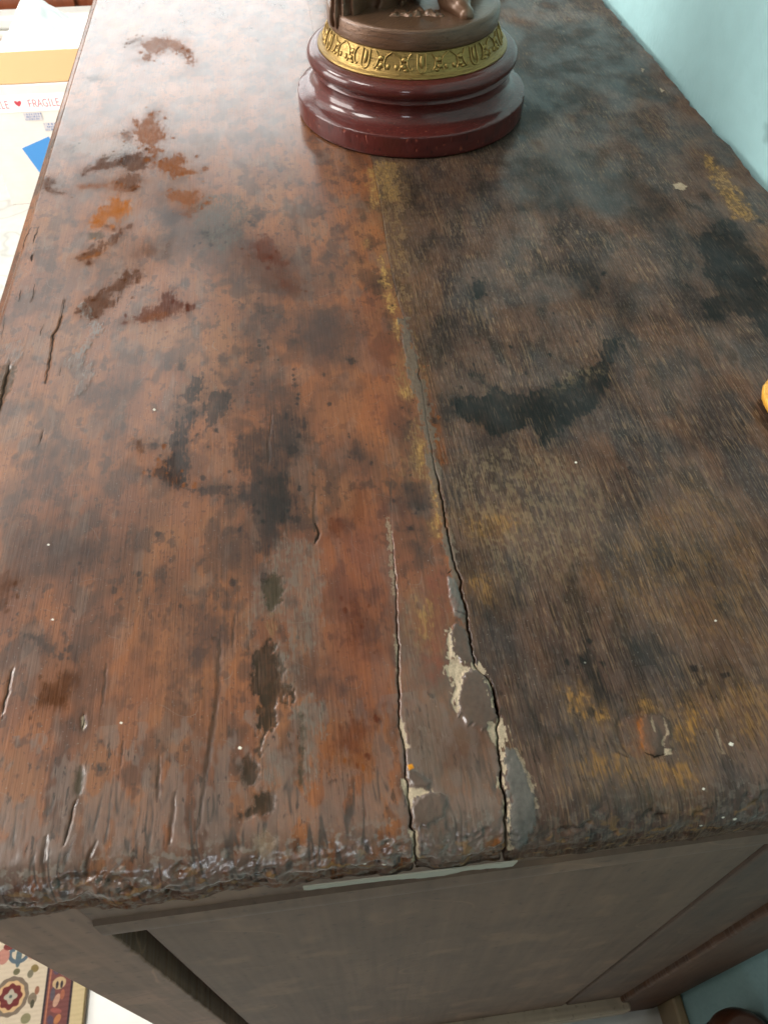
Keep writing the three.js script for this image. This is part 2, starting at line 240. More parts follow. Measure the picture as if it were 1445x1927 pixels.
['ochreD',0.4,4,[259.7,220.9,268.2,215.6,271.3,196.6,262.5,197.8,255.4,200.7]],
['amber',0.6,1.5,[286.1,288,286.2,258.2,286.3,230.6,285.1,209.2,281.3,205.5,281.9,226.7,282.5,249.3,283.1,273.2]],
['putty',0.95,0.6,[277.7,344.4,282,343.9,282.5,320.8,282.8,288.5,283.3,258.6,282,231.1,280.2,209.8,279.1,185.8,278.8,163.2,278,138.8,277,119.3,276.7,103.9,273.6,101.3,272.8,119.8,273.7,139.3,275.2,163.7,275,186.3,274.1,202.3,275.4,227.6,276.2,259.5,276.1,289.3,276.5,316]],
['ochre',0.8,0.6,[274,198.3,275.5,196.1,274.9,178.6,274.4,165.6,272.4,164,272.6,178.9]],
['ochre',0.8,0.8,[268.2,166.4,272.7,169.5,272.8,156.8,269.7,155.4,268.4,160.9]],
['amber',0.6,0.5,[277.8,195.8,277.9,185.9,277.5,167,277.4,159.8,276,161.7,276.3,176.5]],
['puttyG',0.95,0.6,[272.2,131.2,275.6,129.1,276.5,119.3,276.8,109.9,274.4,105.7,271.3,107.6,271.2,116.9]],
['greyish',0.55,6,[245.1,120.2,252.6,122.4,253.7,103.8,252.6,81,256.7,61.8,257.5,39.4,272.7,23.6,271.1,6.4,239.8,2.1,238.8,23.4,239,64.1]],
['redwood',0.6,4,[260.7,131,270.6,133,266.4,102.2,261.9,79.8,255.4,75.2,255.3,97.7]],
['ochre',0.6,3,[255,120.5,261.8,118.1,260.1,103,257.1,96,252.5,99.5]],
['ochre',0.7,1,[267.2,65.7,270.3,62.7,269.5,55.1,267.4,56.6]],
['amberD',0.6,2,[271.4,56.1,274.6,54.4,272.5,42.3,269.8,42.6]],
['amberD',0.5,3,[254,45.9,265.2,43.2,262.9,31.7,255.8,30.3,251,35.5]],
['puttyB',0.98,0.35,[267.2,97.6,271.2,102.8,273.6,101.3,276,95.1,276.6,87.8,275.7,80.8,270.9,82,266.5,85.9,265.9,92]],
['puttyB',0.9,0.35,[266.5,72.4,272,77.4,277.1,77.9,280.6,73.3,281.3,65.2,281.3,56.1,281.4,52.3,277.4,50.3,274.4,47.4,272.4,49.7,266.9,51.6,264.8,55.7,263.8,63.5]],
['cream',0.97,0.4,[266.1,97.8,268.2,100.5,266.1,92,266.6,86.2,269.2,81.1,275.8,80.3,278.4,78.3,280.9,74.6,279.1,73.2,275.7,77.5,271.4,77,268.3,74.1,265.7,70.6,264.8,63.4,264.5,57,263.1,57.1,263.6,66.1,263.6,72.8,262.6,81.1]],
['cream',0.97,0.4,[280.9,74.6,281.6,66.5,281.6,57.3,282,49.7,283.8,47,283.6,40.9,280.2,38.4,279.1,31.9,277.8,22.9,276.8,9.9,277.1,-0.6,277.3,-8.7,274.5,-8.8,274.7,-2.4,274.9,5.9,274.2,12.4,275.8,23.2,277.4,34.5,277.3,40.5,276.1,45.5,276.4,49.2,280.5,50.6,280.9,58.7,280.8,67.1]],
['puttyG',0.98,0.35,[280.3,37,283.5,38.5,285.5,37.3,287,30.9,288.2,21.6,288.6,12.7,287.7,7.4,285,4.6,281.9,-3.3,277.9,-6.4,276.1,-0.5,276.3,9.9,278.4,22.9]],
['creamD',0.9,0.35,[283.5,38.7,286.1,37.7,287.7,30.9,288.8,21.5,289,12.6,288.1,12.3,287.5,20.8,286.5,29.6,285,36.9]],
['cream',0.9,0.4,[237.5,58.6,238.9,55.2,239.1,46.6,240.2,44.5,238.1,43.1,237.2,48,236.7,53]],
['cream',0.95,0.4,[234.5,29.6,236.5,30.9,237.5,27,241.3,25.4,246,23.9,242.1,23,238.5,21.7,236.7,18.2,235.2,17.3,235.6,22.8,234.3,26.3]],
['puttyB',0.9,0.6,[238.3,34.8,242.3,31.6,246.6,26.9,243.5,25.1,239.3,26.7,237.1,30.4]],
['puttyB',0.85,0.8,[238.3,20.2,243.2,22.9,249.9,22.5,252,19.6,249.4,13.4,242.2,10.1,237.9,10.6,236.6,15]],
['amberY',0.95,0.3,[237.8,36.3,239.9,36.5,240.5,34.6,238.1,33.5]],
['cream',0.9,0.4,[234.1,10,237.7,9,238.1,2.3,238.2,-3.8,236.9,-9.5,235.1,-9.2,235.4,-1.4,235.9,4.6]],
['amberB',0.8,0.6,[265.8,0.4,271.2,2.2,271.8,-2,268.8,-3.6,266.1,-2.3]],
['creamD',0.85,0.4,[240.9,101,242.3,102.3,241.3,89.4,239.4,71.9,238.4,72,239.9,88.2]],
['creamD',0.6,0.4,[246.1,172.9,247.6,173.8,247.4,153,244.5,123.4,242.9,123.6,244.6,146.4]],
['tealStainSheen',0.65,12,[458.3,853,547.7,857.6,580.8,864.8,591.9,805.1,584.4,748.3,582.7,695.6,573.5,648,547.7,657.2,529.7,683.6,500.4,657.3,474,637.7,440.3,625.4,414.7,601.9]],  // dark teal stain, with the teal wall's reflection painted into its colour
['tealStainSheen',0.5,12,[398.9,554.1,454.1,566.5,483.6,552.9,499,513.5,496.3,454.3,478.6,440.8,462.9,458.6,444.3,469,421.1,463.9,391.9,467.6,393.1,509.3]],
['dark',0.45,12,[321.8,536.2,374.2,547.8,395.1,517.9,391.9,467.6,355.3,456.5,316.8,477.2]],
['dark',0.5,6,[303.1,547.6,321.8,536.2,316.8,477.2,301.2,487.3]],
['black',0.5,5,[401.7,378.8,418.8,397,428.5,388.8,426.3,369,415,351.2,405.9,346.2,402,359.2]],
['black',0.6,4,[420.7,376.3,430.3,381.8,426.2,362.5,416.9,351]],
['black',0.88,2,[524.1,419.7,539.6,436.9,553.1,443.1,558.7,430.6,555.3,408.3,549.1,380.3,549.9,359.8,557.1,333.1,535.4,288.5,516.2,290.9,511.1,300.1,508.3,315,500.5,318.9,489.2,314.5,481.4,318.4,486.5,335.9,503,343.2,504.9,352.5,504.3,375.7,511.7,399.2]],
['black',0.5,6,[499,513.5,516.3,484.9,518,420.5,498.6,366.4,490,402,481.1,448.3]],
['black',0.93,1.2,[315,294.8,320.6,296.8,322.4,288.6,323.4,277.1,328.6,269.9,335.7,264,343.6,261.6,353.4,260.3,363.6,260.5,370.5,267.1,379.9,269.9,385.9,272.7,394.7,284.6,398.9,294.9,403.8,302.5,414.2,306.8,422.4,307.4,418.5,297.8,406.7,277.8,399.2,271,394,256.6,387.7,245.3,376.7,241.9,368,229.1,358.3,223.6,343.7,216.7,340.7,223.6,335.7,229.6,323.6,225.8,315.4,232.2,304,239.6,296.2,249.8,301.2,258.7,311.8,262.2,317.7,266.3,314.8,276.7,312.8,287.2]],
['black',0.6,3,[287.4,265.3,299.7,268.6,306,262.9,299.2,244.8,291.4,241.2,287.3,251]],
['black',0.9,1,[333.7,374.3,339.3,382.7,343.3,379.6,343.2,369.9,336.9,358.1,331.7,360.6]],
['black',0.4,6,[309.8,364.7,320,339,308.2,295.7,296.2,286.7,291.3,319.6]],
['ochre',0.95,1.2,[573.1,541.5,576.2,531.5,576.1,508.2,576.3,481.6,574,460.7,572.2,436.7,557.1,437,559.2,462.6,562.4,492.1,566.3,518.7]],
['ochreD',0.5,4,[573.9,440.4,582,419.9,563.5,371.6,557.1,393.5]],
['cream',0.8,0.6,[526.8,494.9,533.7,497.5,537.6,490.9,532,484.6,526.5,487.9]],
['cream',0.8,0.5,[579,724.6,581.9,721.6,577.1,714.3]],
['cream',0.8,0.5,[581.4,677,584.4,670.5,579.7,666.2]],
['worn',0.5,8,[291.7,208.4,324.7,216.9,353.1,204.7,369.3,186.1,362.9,156.1,343.5,130.4,324.7,122.8,304.1,128.8,290.7,144,286.6,165.9]],
['worn',0.5,6,[361.3,258.3,377.1,266.2,400,273.5,398.2,278.9,373.2,276.9]],
['wornO',0.6,3,[282,128.3,289.4,130.6,296,123.3,295.2,113.8,288,111.6,283.8,116.8]],
['wornO',0.6,3,[286.2,164.1,296.8,166.4,313.7,169.9,318.6,159.9,304.4,154.5,290.1,154.6]],
['black',0.55,3,[376.7,136.5,387.4,142.1,393.3,134.3,395.1,120.5,381.8,118.8,374.7,126.4]],
['black',0.55,3,[397,100.8,406.1,102.8,410.1,96,403.1,89.2,396,91.7]],
['black',0.55,4,[279.6,115.8,303.3,125.6,310.1,108.8,297,98.3,282.3,103.1]],
['black',0.5,5,[291.1,67.9,301.3,64,305.5,43,304.1,33.5,291,32.8,284.1,43.3]],
['black',0.7,2.5,[323.5,80.3,332.2,83.5,334.2,65.1,337.7,56.7,335.3,49.2,328.6,47.5,324.2,53.2,323.7,63.8]],
['black',0.5,3,[346,86.1,364.7,86.7,372.1,71.3,376.8,57,361.8,64.3,351.4,71.2]],
['wornO',0.9,2,[313,61.2,320.7,62,325.4,53,329.8,47.4,324.3,45.5,314.9,50.5]],
['wornO',0.85,2,[345.4,55.2,351.5,53.3,354.1,46.8,348,47.1,345.1,49.2]],
['wornO',0.85,2.5,[367.1,51.6,372.8,47,370.1,37.2,361.5,30.9,356.7,34,359.1,43.6]],
['wornO',0.7,4,[308.4,28.2,321.1,31.3,337.4,30.4,358.8,24.1,356.8,14,351.5,11.3,339.8,17.3,329.3,20.5,315.4,20.4]],
['wornO',0.45,5,[380.6,53.9,408.1,58.4,415.4,41.6,402.8,25.7,385.5,30.3,380.2,40.9]],
['wornO',0.25,6,[336.2,124.7,419.7,179.7,439,139.1,416.6,77.1,389.1,74.8,360,96.3]],
['greygreen',0.7,3,[317.8,13.4,326.6,19.4,333.9,20.3,343.5,14.6,351.1,10.2,342.2,4.8,326.5,5.3,318.6,8.9]],
['dark',0.6,3,[304.8,17.3,312.5,18.5,311.7,11.9,304.8,11.7]],
['dark',0.9,0.5,[374.8,67.6,378.5,67.7,377.7,64.5,374.6,64.3]],
['dark',0.9,0.5,[387.3,62.2,391.4,62.7,391.5,60,387.9,59.4]],
['dark',0.8,0.8,[377,60.8,379.9,59.8,378.4,57.3,376,57.6]],
['puttyB',0.95,0.4,[342.9,44.4,346.5,46.2,351.4,46.1,354.7,43.7,354.7,37.2,352.1,32.6,352.4,29.7,349,28.2,343.2,28,340.4,30.8,340.8,36]],
['amberB',0.7,0.8,[340.7,43.5,343.7,45.1,341.1,35.5,341.1,31.6,338.1,31,339.4,36.2]],
['creamD',0.9,0.35,[348.9,45.9,348.4,42.5,347.5,38.1,346.8,38.7,347.4,43.1]],
['creamD',0.9,0.35,[353.5,44.3,353.7,39.8,353,36.4,349.7,33.4,349.4,31.3,348.4,32.6,349.7,34.9,352.4,37.5,353,40.4]],
['cream',0.95,0.3,[349.1,30.6,351.9,29.8,351.7,27.9,348.4,27.8]],
['creamD',0.85,0.35,[374.9,37.1,375.4,36,374.6,30.5,374.2,25.5,373.3,25.6,373.7,31.3]],
['white',0.95,0.2,[116.7,274.6,117.3,275.7,118.6,274.7,118.2,273.3,117.2,273.7]],
['white',0.95,0.2,[377.5,29.4,378.7,30.2,379.9,29.3,378.9,28.2,377.7,28.6]],
['white',0.95,0.2,[166.1,52.5,166.8,53.2,168,52.5,167.5,51.6,166.5,51.9]],
['white',0.95,0.2,[114.3,70.8,114.7,71.4,115.7,70.8,115.4,70.1,114.6,70.4]],
['white',0.95,0.2,[359,12.1,359.7,12.6,360.4,12.1,359.8,11.5,359.1,11.7]],
['white',0.95,0.2,[371.5,-2.6,372.4,-2.1,373.3,-2.7,372.5,-3.4,371.6,-3.2]],
['white',0.95,0.2,[366.7,-1.6,367.4,-1.2,368,-1.6,367.5,-2.2,366.8,-2]],
['white',0.95,0.2,[357.3,-4.6,357.9,-4.2,358.6,-4.7,358,-5.2,357.4,-5]],
['white',0.95,0.2,[222.5,-6.1,223.2,-5.5,224.2,-6.1,223.7,-6.8,222.8,-6.6]],
['white',0.95,0.2,[214.6,-5.7,215.3,-5.1,216.3,-5.7,215.8,-6.4,214.9,-6.2]],
['white',0.95,0.2,[326.6,75.2,327,75.6,327.6,75.2,327.2,74.6,326.7,74.8]],
['white',0.95,0.2,[358.1,199.9,358.9,200.6,359.7,199.9,359,198.9,358.2,199.2]],
['white',0.95,0.2,[395.9,89.6,396.5,90.1,397.2,89.5,396.6,88.9,395.9,89.1]],
['white',0.95,0.2,[76.8,130.6,77.2,131.1,78.1,130.6,77.9,129.8,77.2,130.1]],
['white',0.95,0.2,[68.1,177.6,68.5,178.2,69.5,177.6,69.3,176.7,68.5,177]],
];
const GROOVES = [
['split',1.1,2.2,[48.7,396.7,49.2,379.5,49.1,366.5,46.7,356.5,47.6,342.4,48.2,323.6,48.3,307.2]],
['split',1.6,2.5,[23,332.1,23.1,316.5,23.6,299,24.9,277.5]],
['split',1,1.5,[17.1,495.8,15.7,480.8,15.9,469.8]],
['split',0.9,1.5,[11.3,494.2,8.3,478.1,9.3,464.8]],
['split',2,1.5,[17.5,456.6,18.6,446.7]],
['split',0.7,1.2,[25.4,416.9,26.5,395.8]],
['split',0.6,1,[16.7,411.6,17.7,397]],
['split',0.6,1.2,[38.3,369.1,38.1,356.5]],
['split',0.5,1,[56,322.6,56.2,313.3]],
['split',0.7,1.2,[53.9,265.6,52.3,251.7]],
['split',0.5,1,[10.5,384.5,13.6,355.1]],
['groove',2.2,1.1,[158,108.6,157.6,95.9,157.5,82.3,155.5,64.6,153.4,50.3,151.7,36.8,150.1,19.7]],
['groove',1.5,1,[157,108.8,154.5,110.6]],
['groove',1,0.8,[105.5,102.5,105.9,88.9,105.5,78.5]],
['groove',1,0.8,[165.2,122.6,164.1,109.3,163.6,103.6]],
['split',1.1,1.6,[62.3,104.7,62.2,97.2,62.1,86.6,62.1,79]],
['split',1.2,1.6,[98.9,36.9,97.8,28.5,96.5,19.4]],
['split',0.6,0.8,[98.2,77.4,98.4,69.4]],
['groove',0.8,0.8,[116.6,62.2,116.3,50.4]],
['groove',1.6,1.4,[140.1,36,138.9,23.2,138.4,15]],
['groove',1.4,1.2,[132.6,53,132.8,41.4,132.4,32.6]],
['groove',1.6,1.6,[109.3,19.8,106.1,11.1,104.6,3.6]],
['groove',1.8,1.8,[89.1,23.4,89.2,13.3,90.2,3.5]],
['groove',1.2,1,[185.3,239.1,185,222]],
['groove',0.9,0.8,[188,263.6,185.9,239]],
['groove',2,1.2,[209.1,196.6,208.3,181.4,207.4,168.7]],
['split',1.8,1.8,[207.8,174.1,209.6,167.3,206.9,160.9]],
['groove',1,0.7,[192.4,185.3,192.7,167]],
['groove',0.7,0.5,[252.7,201,249.3,178.1]],
['groove',0.8,0.5,[289.5,367.3,287.8,298.3,287.2,258.1]],
['groove',0.5,0.4,[374,38,373.4,29.4,373.6,25.1]],
['groove',0.6,0.5,[329.4,27.9,332.4,16,332.1,7.1]],
['split',0.7,0.8,[340,29.8,343.5,27.5,348.5,28.3]],
['groove',1.2,0.8,[326.3,40.3,328.3,31.6,332.1,28.7]],
['groove',0.9,0.6,[336.8,51.6,332.5,44.5,331.2,34.8,332.8,29.3]],
['groove',1,0.8,[271.9,110.6,279.1,106.6]],
['split',0.7,1,[272.5,133.1,275.1,135.1]],
['split',0.7,1.2,[283.6,293.6,281.1,286.1,281.9,278.4]],
['split',0.5,1,[280.9,377.9,278.1,368.7]],
];
const SEAM = [[-10.3,274.1],[-6.4,274.2],[-0.3,274.4],[9.1,274.8],[18.7,275.9],[27.6,276.8],[35.6,277.9],[41.6,278.3],[48.3,279.3],[51.5,281.2],[54.8,281.2],[62.5,281.7],[70.6,281],[78.5,276.5],[80.8,275.9],[89.2,276.8],[93.6,275.9],[100.9,276.1],[109.8,277.8],[116.1,277.5],[122.4,277.6],[130.4,278.1],[138.8,277.4],[145.7,277.1],[156.2,277.6],[165.2,277.2],[182.1,277.8],[195.7,278.4],[207.5,278.6],[227.1,278.8],[254.2,280.6],[280.9,282.3],[309.6,283.3],[338,281.5],[368.5,279.6],[407.8,279.9],[443.3,281],[497.8,283.7],[568.6,285.2]];
const SPLIT = [[-5.5,236.5],[2.5,236.7],[7.5,237.4],[10.9,235.8],[17.3,235.7],[23.8,236.4],[30.5,236.7],[37.3,237],[46.7,237.7],[54.2,236.9],[61.6,238.2],[74.5,239.5],[90.9,241],[105.2,242.5],[120.3,244.3],[142.8,246.6],[160,247.8],[178,249.6],[201.1,251.8]];
const STYLE = {   // colour, warp (share of size), breakup, roughness factor, coat, height mm
  orange: [rgb(146, 84, 44), 0.25, 0, 1, 1, 0], redwood: [rgb(112, 54, 35), 0.2, 0.15, 1, 1, 0], purple: [rgb(54, 38, 34), 0.22, 0.2, 1.05, 0.9, 0],
  amber: [rgb(118, 66, 28), 0.12, 0.3, 1.3, 0.12, 0], amberD: [rgb(76, 43, 22), 0.12, 0.3, 1.3, 0.12, 0], amberB: [rgb(146, 84, 30), 0.12, 0.4, 1.3, 0.1, 0], amberY: [rgb(200, 130, 30), 0.05, 0, 1, 0.2, 0.2],
  redD: [rgb(78, 36, 20), 0.12, 0.3, 1.2, 0.25, 0], dark: [rgb(36, 30, 28), 0.12, 0.35, 1.1, 0.7, 0], black: [rgb(28, 31, 30), 0.1, 0.25, 1.1, 0.55, 0], tealStainSheen: [rgb(44, 48, 46), 0.12, 0.25, 1, 1, 0],
  greygreen: [rgb(70, 66, 58), 0.14, 0.6, 1.1, 0.8, 0], grey: [rgb(112, 100, 92), 0.12, 0.3, 1, 1, 0], greyish: [rgb(106, 94, 84), 0.14, 0.6, 1.2, 0.5, 0.0], flake: [rgb(104, 94, 88), 0.1, 0.75, 0.9, 0.9, 0.25],
  olive: [rgb(58, 52, 38), 0.12, 0.4, 1.1, 0.4, -0.35], pit: [rgb(48, 37, 25), 0.14, 0.45, 1.2, 0.4, -0.45], ochre: [rgb(156, 122, 72), 0.16, 0.72, 1.3, 0.2, 0], ochreD: [rgb(120, 93, 62), 0.16, 0.78, 1.3, 0.3, 0],
  putty: [rgb(98, 86, 74), 0.06, 0.1, 1.1, 0.5, 0.25], puttyG: [rgb(96, 92, 86), 0.04, 0.1, 0.8, 1, 0.6], puttyB: [rgb(84, 68, 58), 0.04, 0.12, 0.85, 0.9, 0.8], cream: [rgb(178, 161, 136), 0.1, 0.2, 1.6, 0, -0.5], creamD: [rgb(152, 134, 112), 0.1, 0.3, 1.6, 0, -0.2],
  worn: [rgb(126, 108, 84), 0.2, 0.95, 1.4, 0.1, 0], wornO: [rgb(144, 106, 58), 0.2, 0.75, 1.3, 0.2, 0], white: [rgb(232, 226, 210), 0.05, 0, 1.2, 0.2, 0.2],
};
function along(curve, z) { let i = 0; if (z <= curve[0][0]) return curve[0][1]; while (i < curve.length - 2 && curve[i + 1][0] < z) i++; const a = curve[i], b = curve[i + 1], t = Math.min(1, (z - a[0]) / (b[0] - a[0])); return mix(a[1], b[1], t); }
const lut = (curve) => { const t = new Float32Array(1400); for (let i = 0; i < 1400; i++) t[i] = along(curve, i - 60); return (z) => { z = Math.min(1397, Math.max(0, z + 60)); const i = z | 0; return mix(t[i], t[i + 1], z - i); }; };
const seamX = lut([...SEAM, [1300, 287]]), splitX = lut([...SPLIT, [420, 254], [1300, 256]]);
const insideSdf = (q, x, y) => {                                             // negative inside the outline
  let d = 1e9, s = false; const n = q.length;
  for (let i = 0, j = n - 2; i < n; j = i, i += 2) {
    const xi = q[i], yi = q[i + 1], xj = q[j], yj = q[j + 1], ex = xj - xi, ey = yj - yi, wx = x - xi, wy = y - yi;
    let t = (wx * ex + wy * ey) / (ex * ex + ey * ey + 1e-9); t = t < 0 ? 0 : t > 1 ? 1 : t;
    const dx = wx - ex * t, dy = wy - ey * t, dd = dx * dx + dy * dy; if (dd < d) d = dd;
    if ((yi > y) !== (yj > y) && x < (ex * (y - yi)) / (yj - yi + 1e-12) + xi) s = !s;
  }
  return s ? -Math.sqrt(d) : Math.sqrt(d);
};
const lineDist = (q, x, y) => { let d = 1e9, at = 0; for (let i = 0; i + 3 < q.length; i += 2) { const ex = q[i + 2] - q[i], ey = q[i + 3] - q[i + 1], wx = x - q[i], wy = y - q[i + 1]; let t = (wx * ex + wy * ey) / (ex * ex + ey * ey + 1e-9); t = t < 0 ? 0 : t > 1 ? 1 : t; const dx = wx - ex * t, dy = wy - ey * t, dd = dx * dx + dy * dy; if (dd < d) { d = dd; at = (i / 2 + t) / (q.length / 2 - 1); } } return [Math.sqrt(d), at]; };
const box = (q, m) => { let a = 1e9, b = -1e9, c = 1e9, d = -1e9; for (let i = 0; i < q.length; i += 2) { a = Math.min(a, q[i]); b = Math.max(b, q[i]); c = Math.min(c, q[i + 1]); d = Math.max(d, q[i + 1]); } return [a - m, b + m, c - m, d + m]; };
for (const s of STAINS.slice()) {                                             // splashes round the amber and dark stains
  if (!/^(amber[DB]?|redD|dark|black)$/.test(s[0]) || s[1] < 0.6) continue;
  const [a, b, c, d] = box(s[3], 0), size = Math.sqrt((b - a) * (d - c)); if (size < 9) continue;
  for (let k = 0, n = Math.min(12, 3 + Math.round(size / 5)); k < n; k++) { const v = 2 * Math.floor((rnd() * s[3].length) / 2), r = (0.5 + 1.6 * rnd() * rnd()) * Math.min(1.6, size / 22), x = s[3][v] + (rnd() - 0.5) * size * 0.5, z = s[3][v + 1] + (rnd() - 0.5) * size * 0.8, q = []; for (let m = 0; m < 7; m++) { const w = (m / 7) * 6.283, e = r * (0.6 + 0.8 * rnd()); q.push(x + e * Math.cos(w), z + 1.5 * e * Math.sin(w)); } STAINS.push([s[0], 0.8, 0.6, q]); }
}
for (const s of STAINS) { const [a, b, c, d] = box(s[3], 0), size = Math.sqrt((b - a) * (d - c)); s.size = size; s.warp = Math.min(8, 1.1 * STYLE[s[0]][1] * size); s.halo = /dark|amber|redD|black|greygreen|ochre|wornO/.test(s[0]) && size > 4 && s[0] !== 'amberY'; s.soak = /dark|amber[DB]?$|redD|black|purple|orange|redwood|greyish/.test(s[0]) && size > 5 ? Math.min(3, 0.09 * size) : 0; s.box = box(s[3], s.warp * 1.5 + s.soak * 1.5 + s[2] * (s.halo ? 8 : 2.6) + 0.5); }
for (const g of GROOVES) g.box = box(g[3], g[1] * 2 + 1);
function stainMask(s, k, x, z) {
  const w = s.warp, f = Math.max(2.2, s.size * 0.2), o = k * 7.31; let so = s[2] * (0.5 + 1.1 * noise(x / (f * 1.4) + o, z / (f * 2) + 60));
  let sd = insideSdf(s[3], x, z) + w * ((fbm(x / f + o, z / (f * 1.4) + o) - 0.5) * 2.6 + 0.55 * (fbm(x / (f * 0.3), z / (f * 0.5) + o) - 0.5) * 2) + 0.3 * (noise(x / 0.8, z / 3.2) - 0.5) * Math.min(2, w);
  if (s.size > 12) sd += Math.min(2.4, 0.07 * s.size) * ((noise(x / 1.5 + o, z / 4.5) - 0.5) * 1.8 + (noise(x / 0.6, z / 2 + o) - 0.5));
  if (s.soak) { sd += s.soak * ((noise(x / 1.3 + o, z / 60) - 0.5) * 1.6 + (noise(x / 3.6, z / 110 + o) - 0.5)); so *= 1.7; }
  const m = ss(so, -so, sd); return s.halo ? Math.max(m, 0.38 * ss(so * 4.5, -so * 1.5, sd)) : m;
}
// coarse relief, in millimetres, that the boards' meshes follow
const MR = { x0: -20, z0: -40, d: 0.5, nx: 1280, nz: 1000 };
const macro = new Float32Array(MR.nx * MR.nz);
{
  const each = (b, f) => { const i0 = Math.max(0, Math.ceil((b[0] - MR.x0) / MR.d)), i1 = Math.min(MR.nx - 1, Math.floor((b[1] - MR.x0) / MR.d)), j0 = Math.max(0, Math.ceil((b[2] - MR.z0) / MR.d)), j1 = Math.min(MR.nz - 1, Math.floor((b[3] - MR.z0) / MR.d)); for (let j = j0; j <= j1; j++) for (let i = i0; i <= i1; i++) f(MR.x0 + i * MR.d, MR.z0 + j * MR.d, j * MR.nx + i); };
  STAINS.forEach((s, k) => { const h = STYLE[s[0]][5]; if (!h) return; const rough = /cream/.test(s[0]) ? 0.8 : h < 0 ? 0.5 : 0.25; each(s.box, (x, z, o) => { const m = stainMask(s, k, x, z); if (m > 0) macro[o] += m * (h + h * rough * (fbm(x / 2.2, z / 3.5) - 0.5) * 2); }); });
  for (const g of GROOVES) each(g.box, (x, z, o) => { const [d0, t] = lineDist(g[3], x + 1.2 * (noise(x / 3, z / 5) - 0.5), z), w = g[1] * (0.35 + 0.65 * Math.sin(Math.PI * Math.min(0.98, Math.max(0.02, t)))); const d = d0 / w; macro[o] -= 0.38 * g[2] * (g[0] === 'split' ? ss(0.75, 0.2, d) : Math.exp(-d * d * 7)) * (0.7 + 0.6 * (noise(x / 2, z / 4) - 0.2)); });
  // dowel plug: a sunken ring round it
  each([322, 352, 22, 54], (x, z, o) => { const r = Math.hypot((x - 341) / 9.5, (z - 37) / 10.5); macro[o] += -0.5 * Math.exp(-((r - 1.05) ** 2) * 60) + 0.25 * ss(1, 0.7, r); });
}
function macroAt(x, z) { const fx = (x - MR.x0) / MR.d, fz = (z - MR.z0) / MR.d; if (fx < 0 || fz < 0 || fx >= MR.nx - 1 || fz >= MR.nz - 1) return 0; const i = fx | 0, j = fz | 0, o = j * MR.nx + i, u = fx - i, v = fz - j; return mix(mix(macro[o], macro[o + 1], u), mix(macro[o + MR.nx], macro[o + MR.nx + 1], u), v); }
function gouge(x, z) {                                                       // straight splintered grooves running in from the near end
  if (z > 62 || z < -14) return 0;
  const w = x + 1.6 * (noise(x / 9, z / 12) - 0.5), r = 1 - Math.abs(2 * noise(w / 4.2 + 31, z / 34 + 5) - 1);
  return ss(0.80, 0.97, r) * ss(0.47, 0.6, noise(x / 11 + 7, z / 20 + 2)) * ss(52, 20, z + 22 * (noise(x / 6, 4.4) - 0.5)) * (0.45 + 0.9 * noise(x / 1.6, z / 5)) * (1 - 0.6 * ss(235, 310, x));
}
function erosion(x, z) {                                                     // the battered near end
  if (z > 75) return 0.25 * (fbm(x / 40, z / 70) - 0.5);
  const left = 1 - 0.55 * ss(235, 310, x), e = ss(42, 4, z) * left, lump = ss(15, -3, z);
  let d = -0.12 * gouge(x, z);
  d += 3.4 * lump * (0.5 + 0.5 * left) * (fbm(x / 11 + 3, z / 10) - 0.54) + 1.1 * lump * ss(-16, -6, z) * (fbm(x / 3.6, z / 3.8) - 0.5) - 1.6 * ss(0.60, 0.70, fbm(x / 14 + 80, z / 9)) * ss(14, 4, z);
  d += 0.8 * ss(24, 6, z) * left * (fbm(x / 7, z / 8) - 0.5) + 0.2 * e * (fbm(x / 1.8, z / 8) - 0.5);
  const shelf = -4.5 + 9 * (noise(x / 16, 3.3) - 0.5) + 3 * (noise(x / 4, 9.3) - 0.5);
  d -= 1.8 * left * ss(0.2, 0.85, left) * ss(shelf + 1.3, shelf - 0.8, z) * ss(0.35, 0.5, noise(x / 22, 6.1));
  return d + 0.25 * (fbm(x / 40, z / 70) - 0.5);
}
const heightAt = (x, z) => erosion(x, z) + macroAt(x, z) * (z > 8 ? 1 : 0.7);

